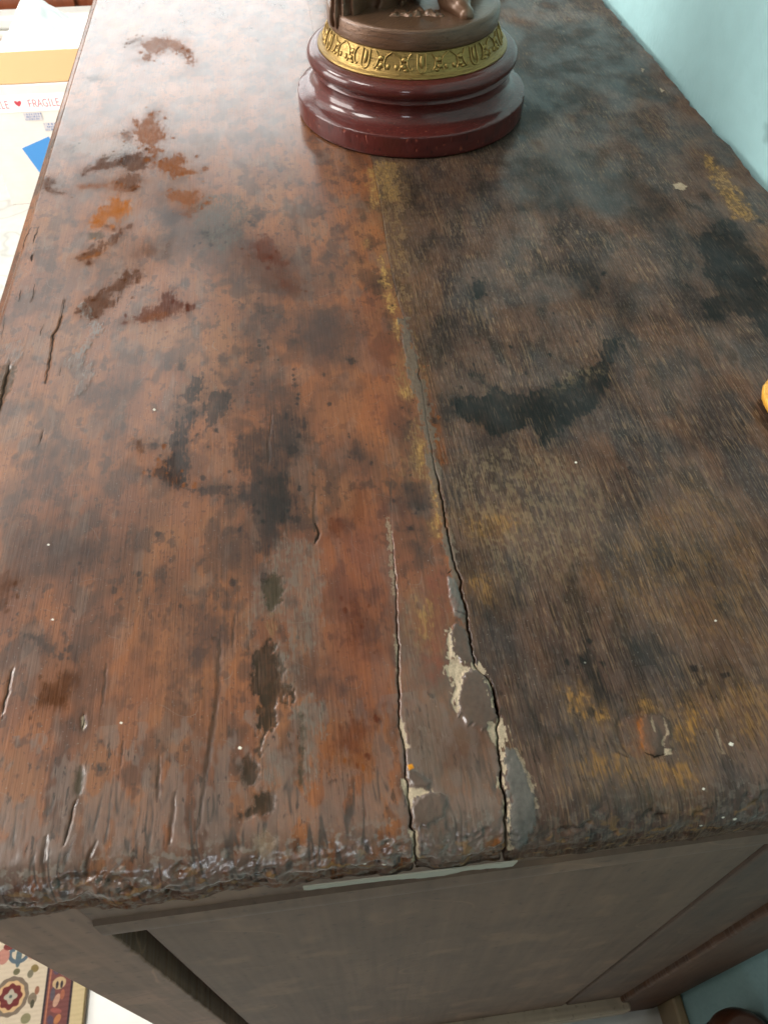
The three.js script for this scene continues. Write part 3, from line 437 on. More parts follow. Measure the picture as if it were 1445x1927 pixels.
// base look of the boards at (x, z), before stains; writes into B: r, g, b, roughness, coat, bump(mm)
const B = new Float32Array(6);
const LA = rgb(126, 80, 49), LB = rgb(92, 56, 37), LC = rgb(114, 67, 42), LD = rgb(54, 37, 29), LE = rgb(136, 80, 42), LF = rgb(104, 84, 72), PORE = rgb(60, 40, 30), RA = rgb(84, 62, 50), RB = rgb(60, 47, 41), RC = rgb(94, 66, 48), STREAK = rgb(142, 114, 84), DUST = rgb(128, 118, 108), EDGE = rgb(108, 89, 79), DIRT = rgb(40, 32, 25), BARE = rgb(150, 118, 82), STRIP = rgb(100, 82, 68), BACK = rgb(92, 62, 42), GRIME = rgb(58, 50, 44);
const over = (c, a) => { for (let i = 0; i < 3; i++) B[i] += (c[i] - B[i]) * a; };
function base(x, z) {
  const sx = seamX(z), right = x > sx;
  const g1 = noise(x / 1.3, z / 70), g2 = noise(x / 0.55 + 50, z / 28), n1 = fbm(x / 60 + 3, z / 110), n2 = fbm(x / 21 + 40, z / 34), wx = x + 3 * (noise(x / 30, z / 60) - 0.5);
  let bump = 0.10 * (g1 - 0.5) + 0.07 * (g2 - 0.5), rough = 1, coat = 1;
  if (!right) {
    for (let i = 0; i < 3; i++) B[i] = LA[i];
    over(LB, ss(0.40, 0.60, n1) * 0.85); over(LC, ss(0.45, 0.60, fbm(x / 33 + 90, z / 60)) * 0.6); over(LE, ss(0.50, 0.64, fbm(x / 24 + 150, z / 55 + 20)) * 0.6);
    over(LD, ss(0.50, 0.64, n2) * 0.6); over(LD, ss(0.58, 0.68, fbm(x / 8 + 11, z / 12)) * 0.55); over(LD, ss(0.64, 0.71, fbm(x / 2.4 + 71, z / 4)) * 0.5); over(LF, ss(0.56, 0.66, fbm(x / 15 + 210, z / 40 + 9)) * 0.4);
    const g3 = noise(x / 0.42 + 9, z / 55 + 3), k = 1 + 0.3 * (g1 - 0.5) + 0.36 * (g2 - 0.5) + 0.3 * (g3 - 0.5); for (let i = 0; i < 3; i++) B[i] *= k;
    const pore = ss(0.66, 0.76, noise(x / 0.5, z / 6 + 20)) * ss(0.35, 0.6, noise(x / 14, z / 20 + 5)); over(PORE, pore * 0.4); bump -= 0.06 * pore;
    const scr = ss(0.012, 0.0, Math.abs(noise(x / 22 + z / 60, z / 19 + 70) - 0.5)) * ss(0.6, 0.75, noise(x / 17, z / 17 + 8)); over(DUST, scr * 0.3);
    rough *= 0.8 + 0.45 * fbm(x / 18, z / 30 + 60);
    if (x > splitX(z)) { const t = ss(140, 40, z); over(STRIP, 0.55 * t * (0.5 + n2)); rough *= 1 + 0.1 * t; }
  } else {
    for (let i = 0; i < 3; i++) B[i] = RA[i];
    over(RB, ss(0.36, 0.62, fbm(x / 34 + 12, z / 60 + 4))); over(RC, ss(0.5, 0.68, fbm(x / 26 + 70, z / 45)) * 0.6);
    over(DIRT, ss(0.54, 0.68, fbm(x / 19 + 61, z / 40 + 7)) * 0.55); over(LF, ss(0.56, 0.68, fbm(x / 9 + 301, z / 26 + 7)) * 0.3);
    const k = 1 + 0.5 * (g1 - 0.5) + 0.5 * (g2 - 0.5); for (let i = 0; i < 3; i++) B[i] *= k;
    const dens = ss(0.32, 0.7, fbm(x / 30 + 5, z / 55 + 30));
    const s1 = ss(0.645, 0.74, noise(wx / 0.75 + 9, z / 11)) * (0.25 + dens), s2 = ss(0.67, 0.76, noise(wx / 1.9 + 77, z / 40)) * (0.2 + dens), s3 = ss(0.66, 0.74, noise(wx / 0.45 + 33, z / 5));
    over(STREAK, Math.min(0.7, s1 * 0.42)); over(STREAK, Math.min(0.5, s2 * 0.22)); over(DUST, s3 * 0.2);
    const dk = ss(0.64, 0.73, noise(wx / 0.8 + 120, z / 15)); over(DIRT, dk * 0.5);
    bump += 0.05 * s1 - 0.12 * dk + 0.04 * s3;
    rough *= 0.95 + 0.45 * fbm(x / 16, z / 26 + 60); coat = 0.6 - 0.35 * ss(0.35, 0.65, fbm(x / 40 + 9, z / 60 + 2));
  }
  // specks of grit and lint
  const sp = noise(x / 1.05 + 300, z / 1.3 + 12); if (sp > 0.845) over(DUST, 0.5);
  if (z < 70) {                                                              // grimy, splintered near end: grey-mauve patches denser towards it, grime and bare wood
    const left = 1 - 0.5 * ss(235, 310, x), l = ss(12, -2, z);
    over(EDGE, 0.6 * (x > sx ? 0.35 : 1) * ss(0.45, 0.56, fbm(x / 9 + 5, z / 20) + 0.14 * ss(60, 25, z) - 0.07));
    over(DIRT, 0.75 * ss(0.60, 0.67, fbm(x / 2.2 + 15, z / 9)) * ss(0.5, 0.62, fbm(x / 17 + 44, z / 15)));
    over(DUST, (x > sx ? 0.25 : 0.6) * ss(0.52, 0.62, fbm(x / 4.5 + 60, z / 4)) * ss(17, 10, z));
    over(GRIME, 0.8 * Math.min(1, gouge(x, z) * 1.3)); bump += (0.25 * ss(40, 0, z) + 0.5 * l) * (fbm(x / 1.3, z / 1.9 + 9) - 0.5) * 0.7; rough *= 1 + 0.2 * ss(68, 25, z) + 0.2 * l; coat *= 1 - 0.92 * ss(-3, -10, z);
    const cr = ss(0.60, 0.68, fbm(x / 9 + 200, z / 6)) * l; over(BARE, cr * 0.5); coat *= 1 - cr;
  }
  if (x < 40) { const e = ss(38, 6, x), c = ss(0.02, 0, Math.abs(noise(x / 7, z / 16 + 300) - 0.5)) * ss(0.5, 0.7, noise(x / 20, z / 60)); over(DIRT, c * e * 0.6); bump -= c * e * 0.2; bump += e * 0.5 * (fbm(x / 9, z / 14) - 0.5); }
  if (x > 585) { const c = ss(0.5, 0.7, fbm(x / 5, z / 9)); over(BACK, 0.6 * ss(585, 597, x) * c); bump += 0.4 * ss(585, 597, x) * (fbm(x / 3, z / 4) - 0.5); }
  B[3] = rough; B[4] = coat; B[5] = bump;
}
const ALBEDO = 0.78;
function tile(x0, x1, z0, z1, nx, nz) {
  const N = nx * nz, C = new Float32Array(N * 3), R = new Float32Array(N), K = new Float32Array(N), H = new Float32Array(N), ax = (x1 - x0) / nx, az = (z1 - z0) / nz;
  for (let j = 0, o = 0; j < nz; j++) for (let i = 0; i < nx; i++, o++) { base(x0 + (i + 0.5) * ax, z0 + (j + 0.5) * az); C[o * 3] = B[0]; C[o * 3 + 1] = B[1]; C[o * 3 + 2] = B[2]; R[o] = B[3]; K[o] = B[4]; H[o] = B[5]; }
  const each = (b, f) => { const i0 = Math.max(0, Math.floor((b[0] - x0) / ax)), i1 = Math.min(nx - 1, Math.ceil((b[1] - x0) / ax)), j0 = Math.max(0, Math.floor((b[2] - z0) / az)), j1 = Math.min(nz - 1, Math.ceil((b[3] - z0) / az)); for (let j = j0; j <= j1; j++) for (let i = i0; i <= i1; i++) f(x0 + (i + 0.5) * ax, z0 + (j + 0.5) * az, j * nx + i); };
  STAINS.forEach((s, k) => {
    const [c, , brk, rr, cc, hh] = STYLE[s[0]], onRight = s[3][0] > seamX(s[3][1]), fil = /putty|cream|white|amberY/.test(s[0]), patchy = brk > 0.5;
    each(s.box, (x, z, o) => {
      let m = stainMask(s, k, x, z); if (m <= 0) return;
      if (brk) { const f = patchy ? 2.6 : 7, n = patchy ? 0.5 * fbm(x / 4.5 + k, z / 11) + 0.3 * noise(x / 0.7, z / 9) + 0.2 * noise(x / 2.5, z / 3 + 40) : 0.6 * fbm(x / f + k, z / (f * 1.6)) + 0.4 * noise(x / 0.7, z / 14); m *= mix(1, patchy ? ss(0.46, 0.6, n) : ss(0.2, 0.62, n), brk); }
      if (!fil && onRight) { const st = ss(0.66, 0.76, noise(x / 0.75 + 9, z / 11)); m *= 1 - 0.35 * st; }
      const a = Math.min(1, m * s[1]), v = fil ? 1 + 0.55 * (fbm(x / 2, z / 2.6) - 0.5) + 0.45 * (fbm(x / 5 + 8, z / 9) - 0.5) + (/cream/.test(s[0]) ? 0.35 * (noise(x / 0.7, z / 0.8) - 0.5) : 0) : 1 + 0.3 * (noise(x / 0.9, z / 24) - 0.5) + 0.18 * (fbm(x / 5, z / 9) - 0.5);
      for (let i = 0; i < 3; i++) C[o * 3 + i] += (c[i] * v - C[o * 3 + i]) * a;
      R[o] *= mix(1, rr, a); K[o] *= mix(1, cc, a);
      if (fil) H[o] = H[o] * (1 - 0.8 * a) + a * (/cream/.test(s[0]) ? 0.5 : 0.14) * (fbm(x / 1.1, z / 1.3) - 0.5);
      if (patchy) H[o] += 0.12 * m;
    });
  });
  for (const g of GROOVES) each(g.box, (x, z, o) => {
    const [d0, t] = lineDist(g[3], x + 1.2 * (noise(x / 3, z / 5) - 0.5), z), w = g[1] * (0.35 + 0.65 * Math.sin(Math.PI * Math.min(0.98, Math.max(0.02, t)))), a = g[0] === 'split' ? ss(0.75, 0.3, d0 / w) * 0.92 : ss(1.0, 0.2, d0 / w) * 0.6;
    const dc = g[0] === 'split' ? DIRT : GRIME; for (let i = 0; i < 3; i++) C[o * 3 + i] += (dc[i] - C[o * 3 + i]) * a; K[o] *= 1 - a;
  });
  const cd = new Uint8Array(N * 4), pd = new Uint8Array(N * 4);
  for (let o = 0; o < N; o++) { for (let i = 0; i < 3; i++) cd[o * 4 + i] = 255 * Math.min(1, enc(Math.max(0.002, C[o * 3 + i] * ALBEDO))); cd[o * 4 + 3] = 255; pd[o * 4] = 255 * Math.min(1, Math.max(0, K[o])); pd[o * 4 + 1] = 255 * Math.min(1, Math.max(0.08, R[o] * 0.5)); pd[o * 4 + 3] = 255 * Math.min(1, Math.max(0.1, K[o])); H[o] = H[o] * 0.25 + 0.5; }
  return [dataTexture(cd, nx, nz, true), dataTexture(pd, nx, nz, false), floatTexture(H, nx, nz)];
}
const TX0 = -40, TX1 = 615, ZN = 420, ZF = 1270, ZA = -40;
function boardMaterial(z0, z1, nx, nz, channel) {
  const [c, p, h] = tile(TX0, TX1, z0, z1, nx, nz); for (const t of [c, p, h]) t.channel = channel;
  return new THREE.MeshPhysicalMaterial({ map: c, roughnessMap: p, roughness: 1.1, specularIntensity: 0.22, specularIntensityMap: p, clearcoat: 0.9, clearcoatMap: p, clearcoatRoughness: 0.40, clearcoatRoughnessMap: p, bumpMap: h, bumpScale: 0.004 });
}
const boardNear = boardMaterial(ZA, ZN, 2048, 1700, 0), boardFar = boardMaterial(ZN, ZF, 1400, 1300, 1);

// ---------------------------------------------------------------- the chest
const chest = thing('chest', 'old brown wooden chest with stained, cracked top and panelled end', 'chest');
{
  const RHO = 18, ARC = (RHO * Math.PI) / 2, ZB = RHO - ARC;                  // rounded near end; z counts along the surface
  const endShift = (x) => mix(-4.5, 3.5, x / 600);
  const endProfile = (z) => { if (z >= RHO) return [-z, 0, 0, 1]; if (z > ZB) { const a = (RHO - z) / RHO; return [-RHO + RHO * Math.sin(a), -RHO + RHO * Math.cos(a), Math.sin(a), Math.cos(a)]; } return [0, -RHO + (z - ZB), 1, 0]; };
  // moulded front edge: rounded arris, then a lip; x counts along the surface
  const EDGE_PTS = [[12, 0], [10, 0], [8.6, -0.4], [7.4, -1.4], [6.8, -2.9], [6.3, -3.9], [4.2, -4.5], [1.8, -5.2], [0.5, -6.4], [0, -8.2], [0, -40]], EDGE_AT = [0];
  for (let i = 1; i < EDGE_PTS.length; i++) EDGE_AT.push(EDGE_AT[i - 1] + Math.hypot(EDGE_PTS[i][0] - EDGE_PTS[i - 1][0], EDGE_PTS[i][1] - EDGE_PTS[i - 1][1]));
  const edgePoint = (x) => { const s = 12 - x; if (s <= 0) return [x, 0]; let i = 1; while (i < EDGE_AT.length - 1 && EDGE_AT[i] < s) i++; const f = Math.min(1, (s - EDGE_AT[i - 1]) / (EDGE_AT[i] - EDGE_AT[i - 1])); return [mix(EDGE_PTS[i - 1][0], EDGE_PTS[i][0], f), mix(EDGE_PTS[i - 1][1], EDGE_PTS[i][1], f)]; };
  const sideProfile = (x) => { const a = edgePoint(x - 0.6), b = edgePoint(x + 0.6), p = edgePoint(x), dx = b[0] - a[0], dy = b[1] - a[1], l = Math.hypot(dx, dy); return [p[0], p[1], -dy / l, dx / l]; };
  const rows = []; for (let z = -22.27; z < 72; z += 0.8) rows.push(z); for (let z = 72; z < 220; z += 1.3) rows.push(z); for (let z = 220; z < ZN; z += 2.6) rows.push(z); rows.push(ZN); const cut = rows.length - 1; for (let z = ZN + 8; z <= ZF; z += 9) rows.push(z);
  function plank(xl, xr, step, roundLeft, openL, openR) {
    const cols = [];                                                           // [from left?, offset, drop]
    if (roundLeft) for (let x = -24; x < 12; x += 0.6) cols.push({ at: 'abs', x, drop: 0 });
    else for (const [o, d] of [[0, 22], [0, 5], [0, 0.9], [0.15, 0.45], [0.55, 0.12]]) cols.push({ at: 'l', o, drop: d, open: openL });
    const n = Math.round((xr(50) - xl(50)) / step); for (let i = 0; i <= n; i++) cols.push({ at: 'm', t: i / n, drop: 0 });
    for (const [o, d] of [[0.55, 0.12], [0.15, 0.45], [0, 0.9], [0, 5], [0, 22]]) cols.push({ at: 'r', o, drop: d, open: openR });
    const nc = cols.length, nr = rows.length, pos = new Float32Array(nc * nr * 3), u0 = new Float32Array(nc * nr * 2), u1 = new Float32Array(nc * nr * 2);
    for (let j = 0, o = 0; j < nr; j++) {
      const z = rows[j], L = xl(z), R = xr(z), E = endProfile(z);
      for (let i = 0; i < nc; i++, o++) {
        const c = cols[i], dr = c.open ? c.drop * (c.drop > 1 ? 1 : c.open(z)) : c.drop, x = c.at === 'abs' ? c.x : c.at === 'l' ? L + c.o : c.at === 'r' ? R - c.o : mix(roundLeft ? 12.2 : L + 1, R - 1, c.t);
        const S = roundLeft && x < 13 ? sideProfile(x) : [x, 0, 0, 1];
        const h = heightAt(x, z), k = 0.001;
        const inE = E[2] > 0.5 ? dr : 0;                                   // at the face, an edge recedes inwards instead of down
        pos[o * 3] = (S[0] + S[2] * h * (S[3] < 1 ? 1 : 0)) * k;
        pos[o * 3 + 1] = TOP + (Math.max(-30, S[1] + E[1]) + h * S[3] * E[3] - (E[2] > 0.5 ? 0 : Math.min(dr, 29))) * k;
        pos[o * 3 + 2] = (E[0] + endShift(S[0]) * ss(140, 0, z) + E[2] * h - inE) * k;
        u0[o * 2] = u1[o * 2] = (x - TX0) / (TX1 - TX0); u0[o * 2 + 1] = (z - ZA) / (ZN - ZA); u1[o * 2 + 1] = (z - ZN) / (ZF - ZN);
      }
    }
    const idx = []; let nearCount = 0;
    for (let j = 0; j < nr - 1; j++) {
      if (j === cut) nearCount = idx.length;
      for (let i = 0; i < nc - 1; i++) { const a = j * nc + i, b = a + 1, c = a + nc, d = c + 1; idx.push(a, b, d, a, d, c); }
    }
    const g = new THREE.BufferGeometry(); g.setAttribute('position', new THREE.BufferAttribute(pos, 3)); g.setAttribute('uv', new THREE.BufferAttribute(u0, 2)); g.setAttribute('uv1', new THREE.BufferAttribute(u1, 2)); g.setIndex(idx);
    g.addGroup(0, nearCount, 0); g.addGroup(nearCount, idx.length - nearCount, 1); g.computeVertexNormals();
    return g;
  }
  const jag = (z, k) => 0.9 * (noise(z / 2.6, k) - 0.5) + 0.6 * (noise(z / 1.1, k + 7) - 0.5) + 1.4 * (noise(z / 8, k + 3) - 0.5);
  const gapA = lut([[-40, 1.9], [10, 1.7], [40, 1.1], [52, 0.9], [58, 2.2], [66, 1.2], [80, 0.9], [95, 1.1], [150, 1.0], [196, 1.1], [206, 0.35], [300, 0.22], [1300, 0.12]]);
  const gapB = lut([[-40, 1.3], [8, 1.2], [16, 1.0], [22, 0.5], [44, 0.7], [60, 0.5], [75, 0.9], [92, 0.6], [110, 0.3], [150, 0.1], [190, 0.0], [1300, 0.0]]);
  const backEdge = (z) => 600 + 3.4 * (fbm(z / 34, 4.4) - 0.5) * 2 + 1.6 * (noise(z / 7, 2.2) - 0.5) - 3.5 * ss(0.62, 0.72, noise(z / 26, 8.8));
  const fade = (z) => ss(330, 200, z);
  const tighten = (z) => 0.5 + 0.5 * noise(z / 3.1, 12.2);
  const main = (z) => seamX(z) + jag(z, 1.5) * (0.25 + 0.75 * fade(z)), second = (z) => splitX(z) + jag(z, 5.5) * (0.2 + 0.8 * ss(190, 120, z));
  const openB = (z) => ss(185, 110, z), openA = (z) => 0.25 + 0.75 * ss(240, 190, z), mats = [boardNear, boardFar];
  put('plank', plank(() => 0, (z) => second(z) - gapB(z) * tighten(z) / 2, 0.8, true, null, openB), mats, chest).userData.label = 'wide reddish front plank of the top';
  put('plank', plank((z) => second(z) + gapB(z) * tighten(z) / 2, (z) => main(z) - gapA(z) * tighten(z) / 2, 0.75, false, openB, openA), mats, chest).userData.label = 'narrow middle strip of the top between two cracks';
  put('plank', plank((z) => main(z) + gapA(z) * tighten(z) / 2, backEdge, 0.9, false, openA, null), mats, chest).userData.label = 'wide dark rear plank of the top';

  // carcass
  const wood = (r, g, b, seed, vertical) => {
    const A = rgb(r, g, b), D = rgb(r * 0.62, g * 0.58, b * 0.54), P = rgb(Math.min(255, r * 1.3), Math.min(255, g * 1.3), Math.min(255, b * 1.28));
    return paint(768, 768, (u, v) => {
      const p = vertical ? u : v, q = vertical ? v : u, n = fbm(p * 9 + seed, q * 3 + seed), g1 = noise(p * 190 + seed, q * 5), g2 = noise(p * 70 + seed, q * 2.4), c = fbm(u * 7 + seed * 3, v * 7), st = ss(0.52, 0.66, fbm(u * 19 + seed * 3, v * 16)), sp = ss(0.78, 0.82, noise(u * 110 + seed, v * 110));
      const scr = ss(0.010, 0.0, Math.abs(noise(u * 6 + v * 3 + seed, v * 7 - u * 4) - 0.5)) * ss(0.55, 0.7, noise(u * 9 + seed, v * 9 + 40)), rub = ss(0.56, 0.7, fbm(u * 11 + 70, v * 9 + seed));
      const k = 0.9 + 0.22 * (g1 - 0.5) + 0.26 * (g2 - 0.5) + 0.5 * (n - 0.5) + 0.3 * (c - 0.5);
      return [0, 1, 2].map((i) => mix(mix(mix(mix(A[i] * k, P[i], rub * 0.4), D[i], st * 0.22), D[i] * 0.5, sp * 0.35), P[i], scr * 0.5));
    });
  };
  const boxUV = (g, s = 1.6) => { const p = g.attributes.position, n = g.attributes.normal, uv = g.attributes.uv; for (let i = 0; i < p.count; i++) { const ax = Math.abs(n.getX(i)), ay = Math.abs(n.getY(i)), az = Math.abs(n.getZ(i)); const a = ax > ay && ax > az ? [p.getZ(i), p.getY(i)] : ay > az ? [p.getX(i), p.getZ(i)] : [p.getX(i), p.getY(i)]; uv.setXY(i, a[0] * s, a[1] * s); } return g; };
  const rep = (t) => { t.wrapS = t.wrapT = THREE.RepeatWrapping; return t; };
  const wr = rep(relief(512, 512, (u, v) => 0.5 * noise(u * 120, v * 14) + 0.5 * fbm(u * 20, v * 20)));
  const W = (r, g, b, seed, vert = true, rough = 0.62) => new THREE.MeshPhysicalMaterial({ map: rep(wood(r, g, b, seed, vert)), roughness: rough, specularIntensity: 0.6, bumpMap: wr, bumpScale: 0.0006 });
  const zb = -0.0139, stileM = W(122, 92, 74, 3), panelM = W(98, 74, 58, 8), postM = W(84, 58, 42, 13), railM = W(150, 132, 112, 19, false), inner = new THREE.MeshStandardMaterial({ color: col(40, 33, 28), roughness: 0.9 });
  // front stile with its splintered inner edge
  const sh = new THREE.Shape(); sh.moveTo(0.0365, 0.0); sh.lineTo(0.0835, 0.0); for (let y = 0; y <= 0.866; y += 0.004) sh.lineTo(0.0838 + 0.0016 * (noise(y * 160, 3) - 0.5) + 0.0022 * (noise(y * 60, 9) - 0.5), y); sh.lineTo(0.0365, 0.866);
  const st = new THREE.ExtrudeGeometry(sh, { depth: 0.03, bevelEnabled: true, bevelSize: 0.0012, bevelThickness: 0.0012, bevelSegments: 2 }); st.translate(0, 0, zb - 0.0312); put('stile', boxUV(st), stileM, chest).userData.label = 'front corner stile with a splintered edge';
  const pb = new RoundedBoxGeometry(0.3495, 0.76, 0.02, 3, 0.005); pb.translate(0.0958 + 0.3495 / 2, 0.49, zb - 0.0135); put('end_panel', boxUV(pb), panelM, chest);
  const pc = new RoundedBoxGeometry(0.0690, 0.76, 0.02, 3, 0.003); pc.translate(0.4464 + 0.0345, 0.49, zb - 0.0132); put('end_panel', boxUV(pc), W(86, 64, 50, 31), chest);
  const sh2 = new THREE.Shape(); sh2.moveTo(0.5875, 0); sh2.lineTo(0.5875, 0.866); for (let y = 0.866; y >= 0; y -= 0.005) sh2.lineTo(0.5165 + 0.003 * (noise(y * 120, 30) - 0.5) + 0.004 * (noise(y * 35, 33) - 0.5), y); sh2.lineTo(0.5165, 0);
  const bp = new THREE.ExtrudeGeometry(sh2, { depth: 0.05, bevelEnabled: true, bevelSize: 0.003, bevelThickness: 0.003, bevelSegments: 3 }); bp.translate(0, 0, zb - 0.053 + 0.003); put('post', boxUV(bp), postM, chest).userData.label = 'rear corner post with worn edge';
  const bk = new THREE.BoxGeometry(0.45, 0.80, 0.012); bk.translate(0.30, 0.466, zb - 0.075); put('backing_board', boxUV(bk), inner, chest);
  const mo = new THREE.Shape(); mo.moveTo(zb - 0.003, 0.793); mo.lineTo(zb + 0.001, 0.792); mo.quadraticCurveTo(zb + 0.0042, 0.796, zb + 0.0040, 0.806); mo.lineTo(zb + 0.0034, 0.818); mo.lineTo(zb + 0.0012, 0.820); mo.lineTo(zb + 0.0008, 0.866); mo.lineTo(zb - 0.003, 0.866);
  const mg = new THREE.ExtrudeGeometry(mo, { depth: 0.5, bevelEnabled: false, curveSegments: 8 }); mg.rotateY(-Math.PI / 2); mg.scale(1, 1, 1); { const p = mg.attributes.position; for (let i = 0; i < p.count; i++) { const z = p.getZ(i), x = -p.getX(i); p.setXYZ(i, 0.0862 + x, p.getY(i), z); } mg.computeVertexNormals(); } put('moulding', boxUV(mg), panelM, chest);
  const br = new RoundedBoxGeometry(0.4385, 0.034, 0.03, 3, 0.004); br.translate(0.0855 + 0.4385 / 2, 0.107, zb - 0.003); put('bottom_rail', boxUV(br), railM, chest);
  for (const [x, w, z] of [[0.066, 0.055, -0.06], [0.545, 0.075, -0.05], [0.066, 0.055, -1.19], [0.545, 0.075, -1.19]]) { const f = new RoundedBoxGeometry(w, 0.09, 0.055, 3, 0.008); f.translate(x, 0.045, z); put('foot', boxUV(f), postM, chest); }
  const fb = new RoundedBoxGeometry(0.022, 0.775, 1.17, 2, 0.003); fb.translate(0.0505, 0.478, -0.635); put('front_board', boxUV(fb), W(98, 66, 50, 41, false), chest);
  const rb = new THREE.BoxGeometry(0.018, 0.775, 1.17); rb.translate(0.577, 0.478, -0.655); put('back_board', boxUV(rb), inner, chest);
  const eb = new THREE.BoxGeometry(0.50, 0.775, 0.02); eb.translate(0.315, 0.478, -1.215); put('far_end_board', boxUV(eb), inner, chest);
  const ub = new THREE.BoxGeometry(0.575, 0.0035, 1.235); ub.translate(0.305, 0.8682, -0.635); put('underside', boxUV(ub), inner, chest);
  // pale torn strip hanging under the near edge
  const ps = new THREE.Shape(); const X0 = 0.189, X1 = 0.2805; ps.moveTo(X0, 0.874); for (let x = X0; x <= X1; x += 0.002) ps.lineTo(x, 0.8696 - 0.0022 * ss(0.225, 0.24, x) * ss(0.262, 0.246, x) - 0.0016 * ss(0.262, 0.279, x) + 0.0012 * (noise(x * 300, 4) - 0.5)); ps.lineTo(X1, 0.874);
  const pg = new THREE.ExtrudeGeometry(ps, { depth: 0.0006, bevelEnabled: false }); { const p = pg.attributes.position; for (let i = 0; i < p.count; i++) { const x = p.getX(i), y = p.getY(i); p.setZ(i, p.getZ(i) + 0.0004 + 0.001 * endShift(x * 1000) + 0.0008 * ss(0.872, 0.863, y) + 0.0008 * (noise(x * 130, 8) - 0.5)); } pg.computeVertexNormals(); }
  put('pale_strip', pg, new THREE.MeshStandardMaterial({ color: col(150, 144, 130), roughness: 0.95 }), chest).userData.label = 'torn pale strip under the near edge of the top';
}

// ---------------------------------------------------------------- the statue
{
  const s = thing('statuette', 'bronze statuette on a gilt collar and turned red wooden base', 'statue'); s.position.set(0.3335, TOP + 0.0006, -0.668);
  const lathe = (pts, n = 160) => new THREE.LatheGeometry(pts.map(([r, y]) => new THREE.Vector2(r, y)), n);
  const arc = (cx, cy, r, a0, a1, n, ry = r) => Array.from({ length: n + 1 }, (_, i) => { const a = a0 + ((a1 - a0) * i) / n; return [cx + r * Math.cos(a), cy + ry * Math.sin(a)]; });
  const PI = Math.PI;
  const mahog = paint(1024, 512, (u, v) => { const a = fbm(u * 26, v * 10), g = noise(u * 30, v * 130), st = ss(0.58, 0.7, fbm(u * 40 + 5, v * 20 + 3)), sp = ss(0.79, 0.83, noise(u * 240, v * 80)), ch = ss(0.80, 0.84, noise(u * 150 + 9, v * 110)); const A = rgb(80, 27, 21), D = rgb(50, 20, 18), K = rgb(28, 13, 11), O = rgb(138, 66, 42); const k = 0.85 + 0.4 * (a - 0.5) + 0.25 * (g - 0.5); return [0, 1, 2].map((i) => mix(mix(mix(A[i] * k, D[i], st * 0.55), K[i], sp * 0.8), O[i], ch * 0.6)); });
  const mb = relief(1024, 512, (u, v) => 0.7 * fbm(u * 60, v * 30) + 0.3 * noise(u * 300, v * 120) - 0.9 * ss(0.80, 0.84, noise(u * 150 + 9, v * 110)));
  const base = lathe([[0, 0], [0.1038, 0], [0.1047, 0.0008], [0.1050, 0.003], [0.1050, 0.0168], ...arc(0.1037, 0.0172, 0.0013, 0, PI / 2, 4), [0.1005, 0.0196], ...arc(0.1012, 0.0308, 0.0142, PI * 1.42, PI * 0.76, 16, 0.0112), [0.0875, 0.0414], ...arc(0.0880, 0.0481, 0.0066, -PI * 0.5, PI * 0.5, 14, 0.0064), [0.0862, 0.0548], [0.0858, 0.0553], [0, 0.0553]]);
  { const p = base.attributes.position; for (let i = 0; i < p.count; i++) { const x = p.getX(i), y = p.getY(i), z = p.getZ(i), a = Math.atan2(z, x), ed = Math.exp(-(((y - 0.0182) / 0.0016) ** 2)), k = 1 - ed * 0.012 * ss(0.62, 0.75, noise(a * 22 + 9, 4)) - 0.004 * (noise(a * 3, y * 40) - 0.5); p.setX(i, x * k); p.setZ(i, z * k); } base.computeVertexNormals(); }
  put('wooden_base', base, new THREE.MeshPhysicalMaterial({ map: mahog, roughness: 0.55, specularIntensity: 0.4, clearcoat: 0.6, clearcoatRoughness: 0.12, bumpMap: mb, bumpScale: 0.0006 }), s);
  const gmap = paint(512, 256, (u, v) => { const n = fbm(u * 40, v * 14), d = ss(0.55, 0.72, fbm(u * 60 + 8, v * 22)); const A = rgb(142, 116, 68), D = rgb(62, 46, 26); return [0, 1, 2].map((i) => mix(A[i] * (0.85 + 0.3 * n), D[i], d * 0.55)); });
  const gilt = new THREE.MeshStandardMaterial({ map: gmap, metalness: 0.85, roughness: 0.40, bumpMap: mb, bumpScale: 0.0004 });
  const giltPlain = new THREE.MeshStandardMaterial({ color: col(148, 121, 70), metalness: 0.85, roughness: 0.38 });
  const collarR = (y) => { const t = Math.min(1, Math.max(0, (y - 0.0578) / (0.0724 - 0.0578))); return mix(0.0812, 0.0738, Math.pow(t, 0.75)); };
  const prof = [[0.0700, 0.0551], [0.0840, 0.0551], [0.0844, 0.0561], [0.0836, 0.0569], [0.0826, 0.0572], [0.0816, 0.0577]]; for (let y = 0.0582; y <= 0.0724; y += 0.001) prof.push([collarR(y), y]); prof.push([0.0735, 0.0730], [0.05, 0.0730]);
  const collar = put('gilt_collar', lathe(prof), gilt, s); collar.userData.label = 'gilt metal collar with a band of leaf ornaments';
  // ornaments: tongues between mirrored pairs of leaf sprays
  const Y = (y) => 0.0592 + (y - 0.0916) * 0.53;
  const onCollar = (pts, rad, lift) => new THREE.TubeGeometry(new THREE.CatmullRomCurve3(pts.map(([a, yy]) => { const y = Y(yy), r = collarR(y) + lift; return new THREE.Vector3(r * Math.sin(a), y, r * Math.cos(a)); })), 14, rad, 5);
  const blob = (a, yy, ra, ry0, rr) => { const y = Y(yy), ry = ry0 * 0.55, g = new THREE.SphereGeometry(1, 10, 7), r = collarR(y); g.scale(ra, ry, rr); g.translate(0, 0, 0); g.rotateX(-0.3); g.translate(0, y, r); g.rotateY(a); return g; };
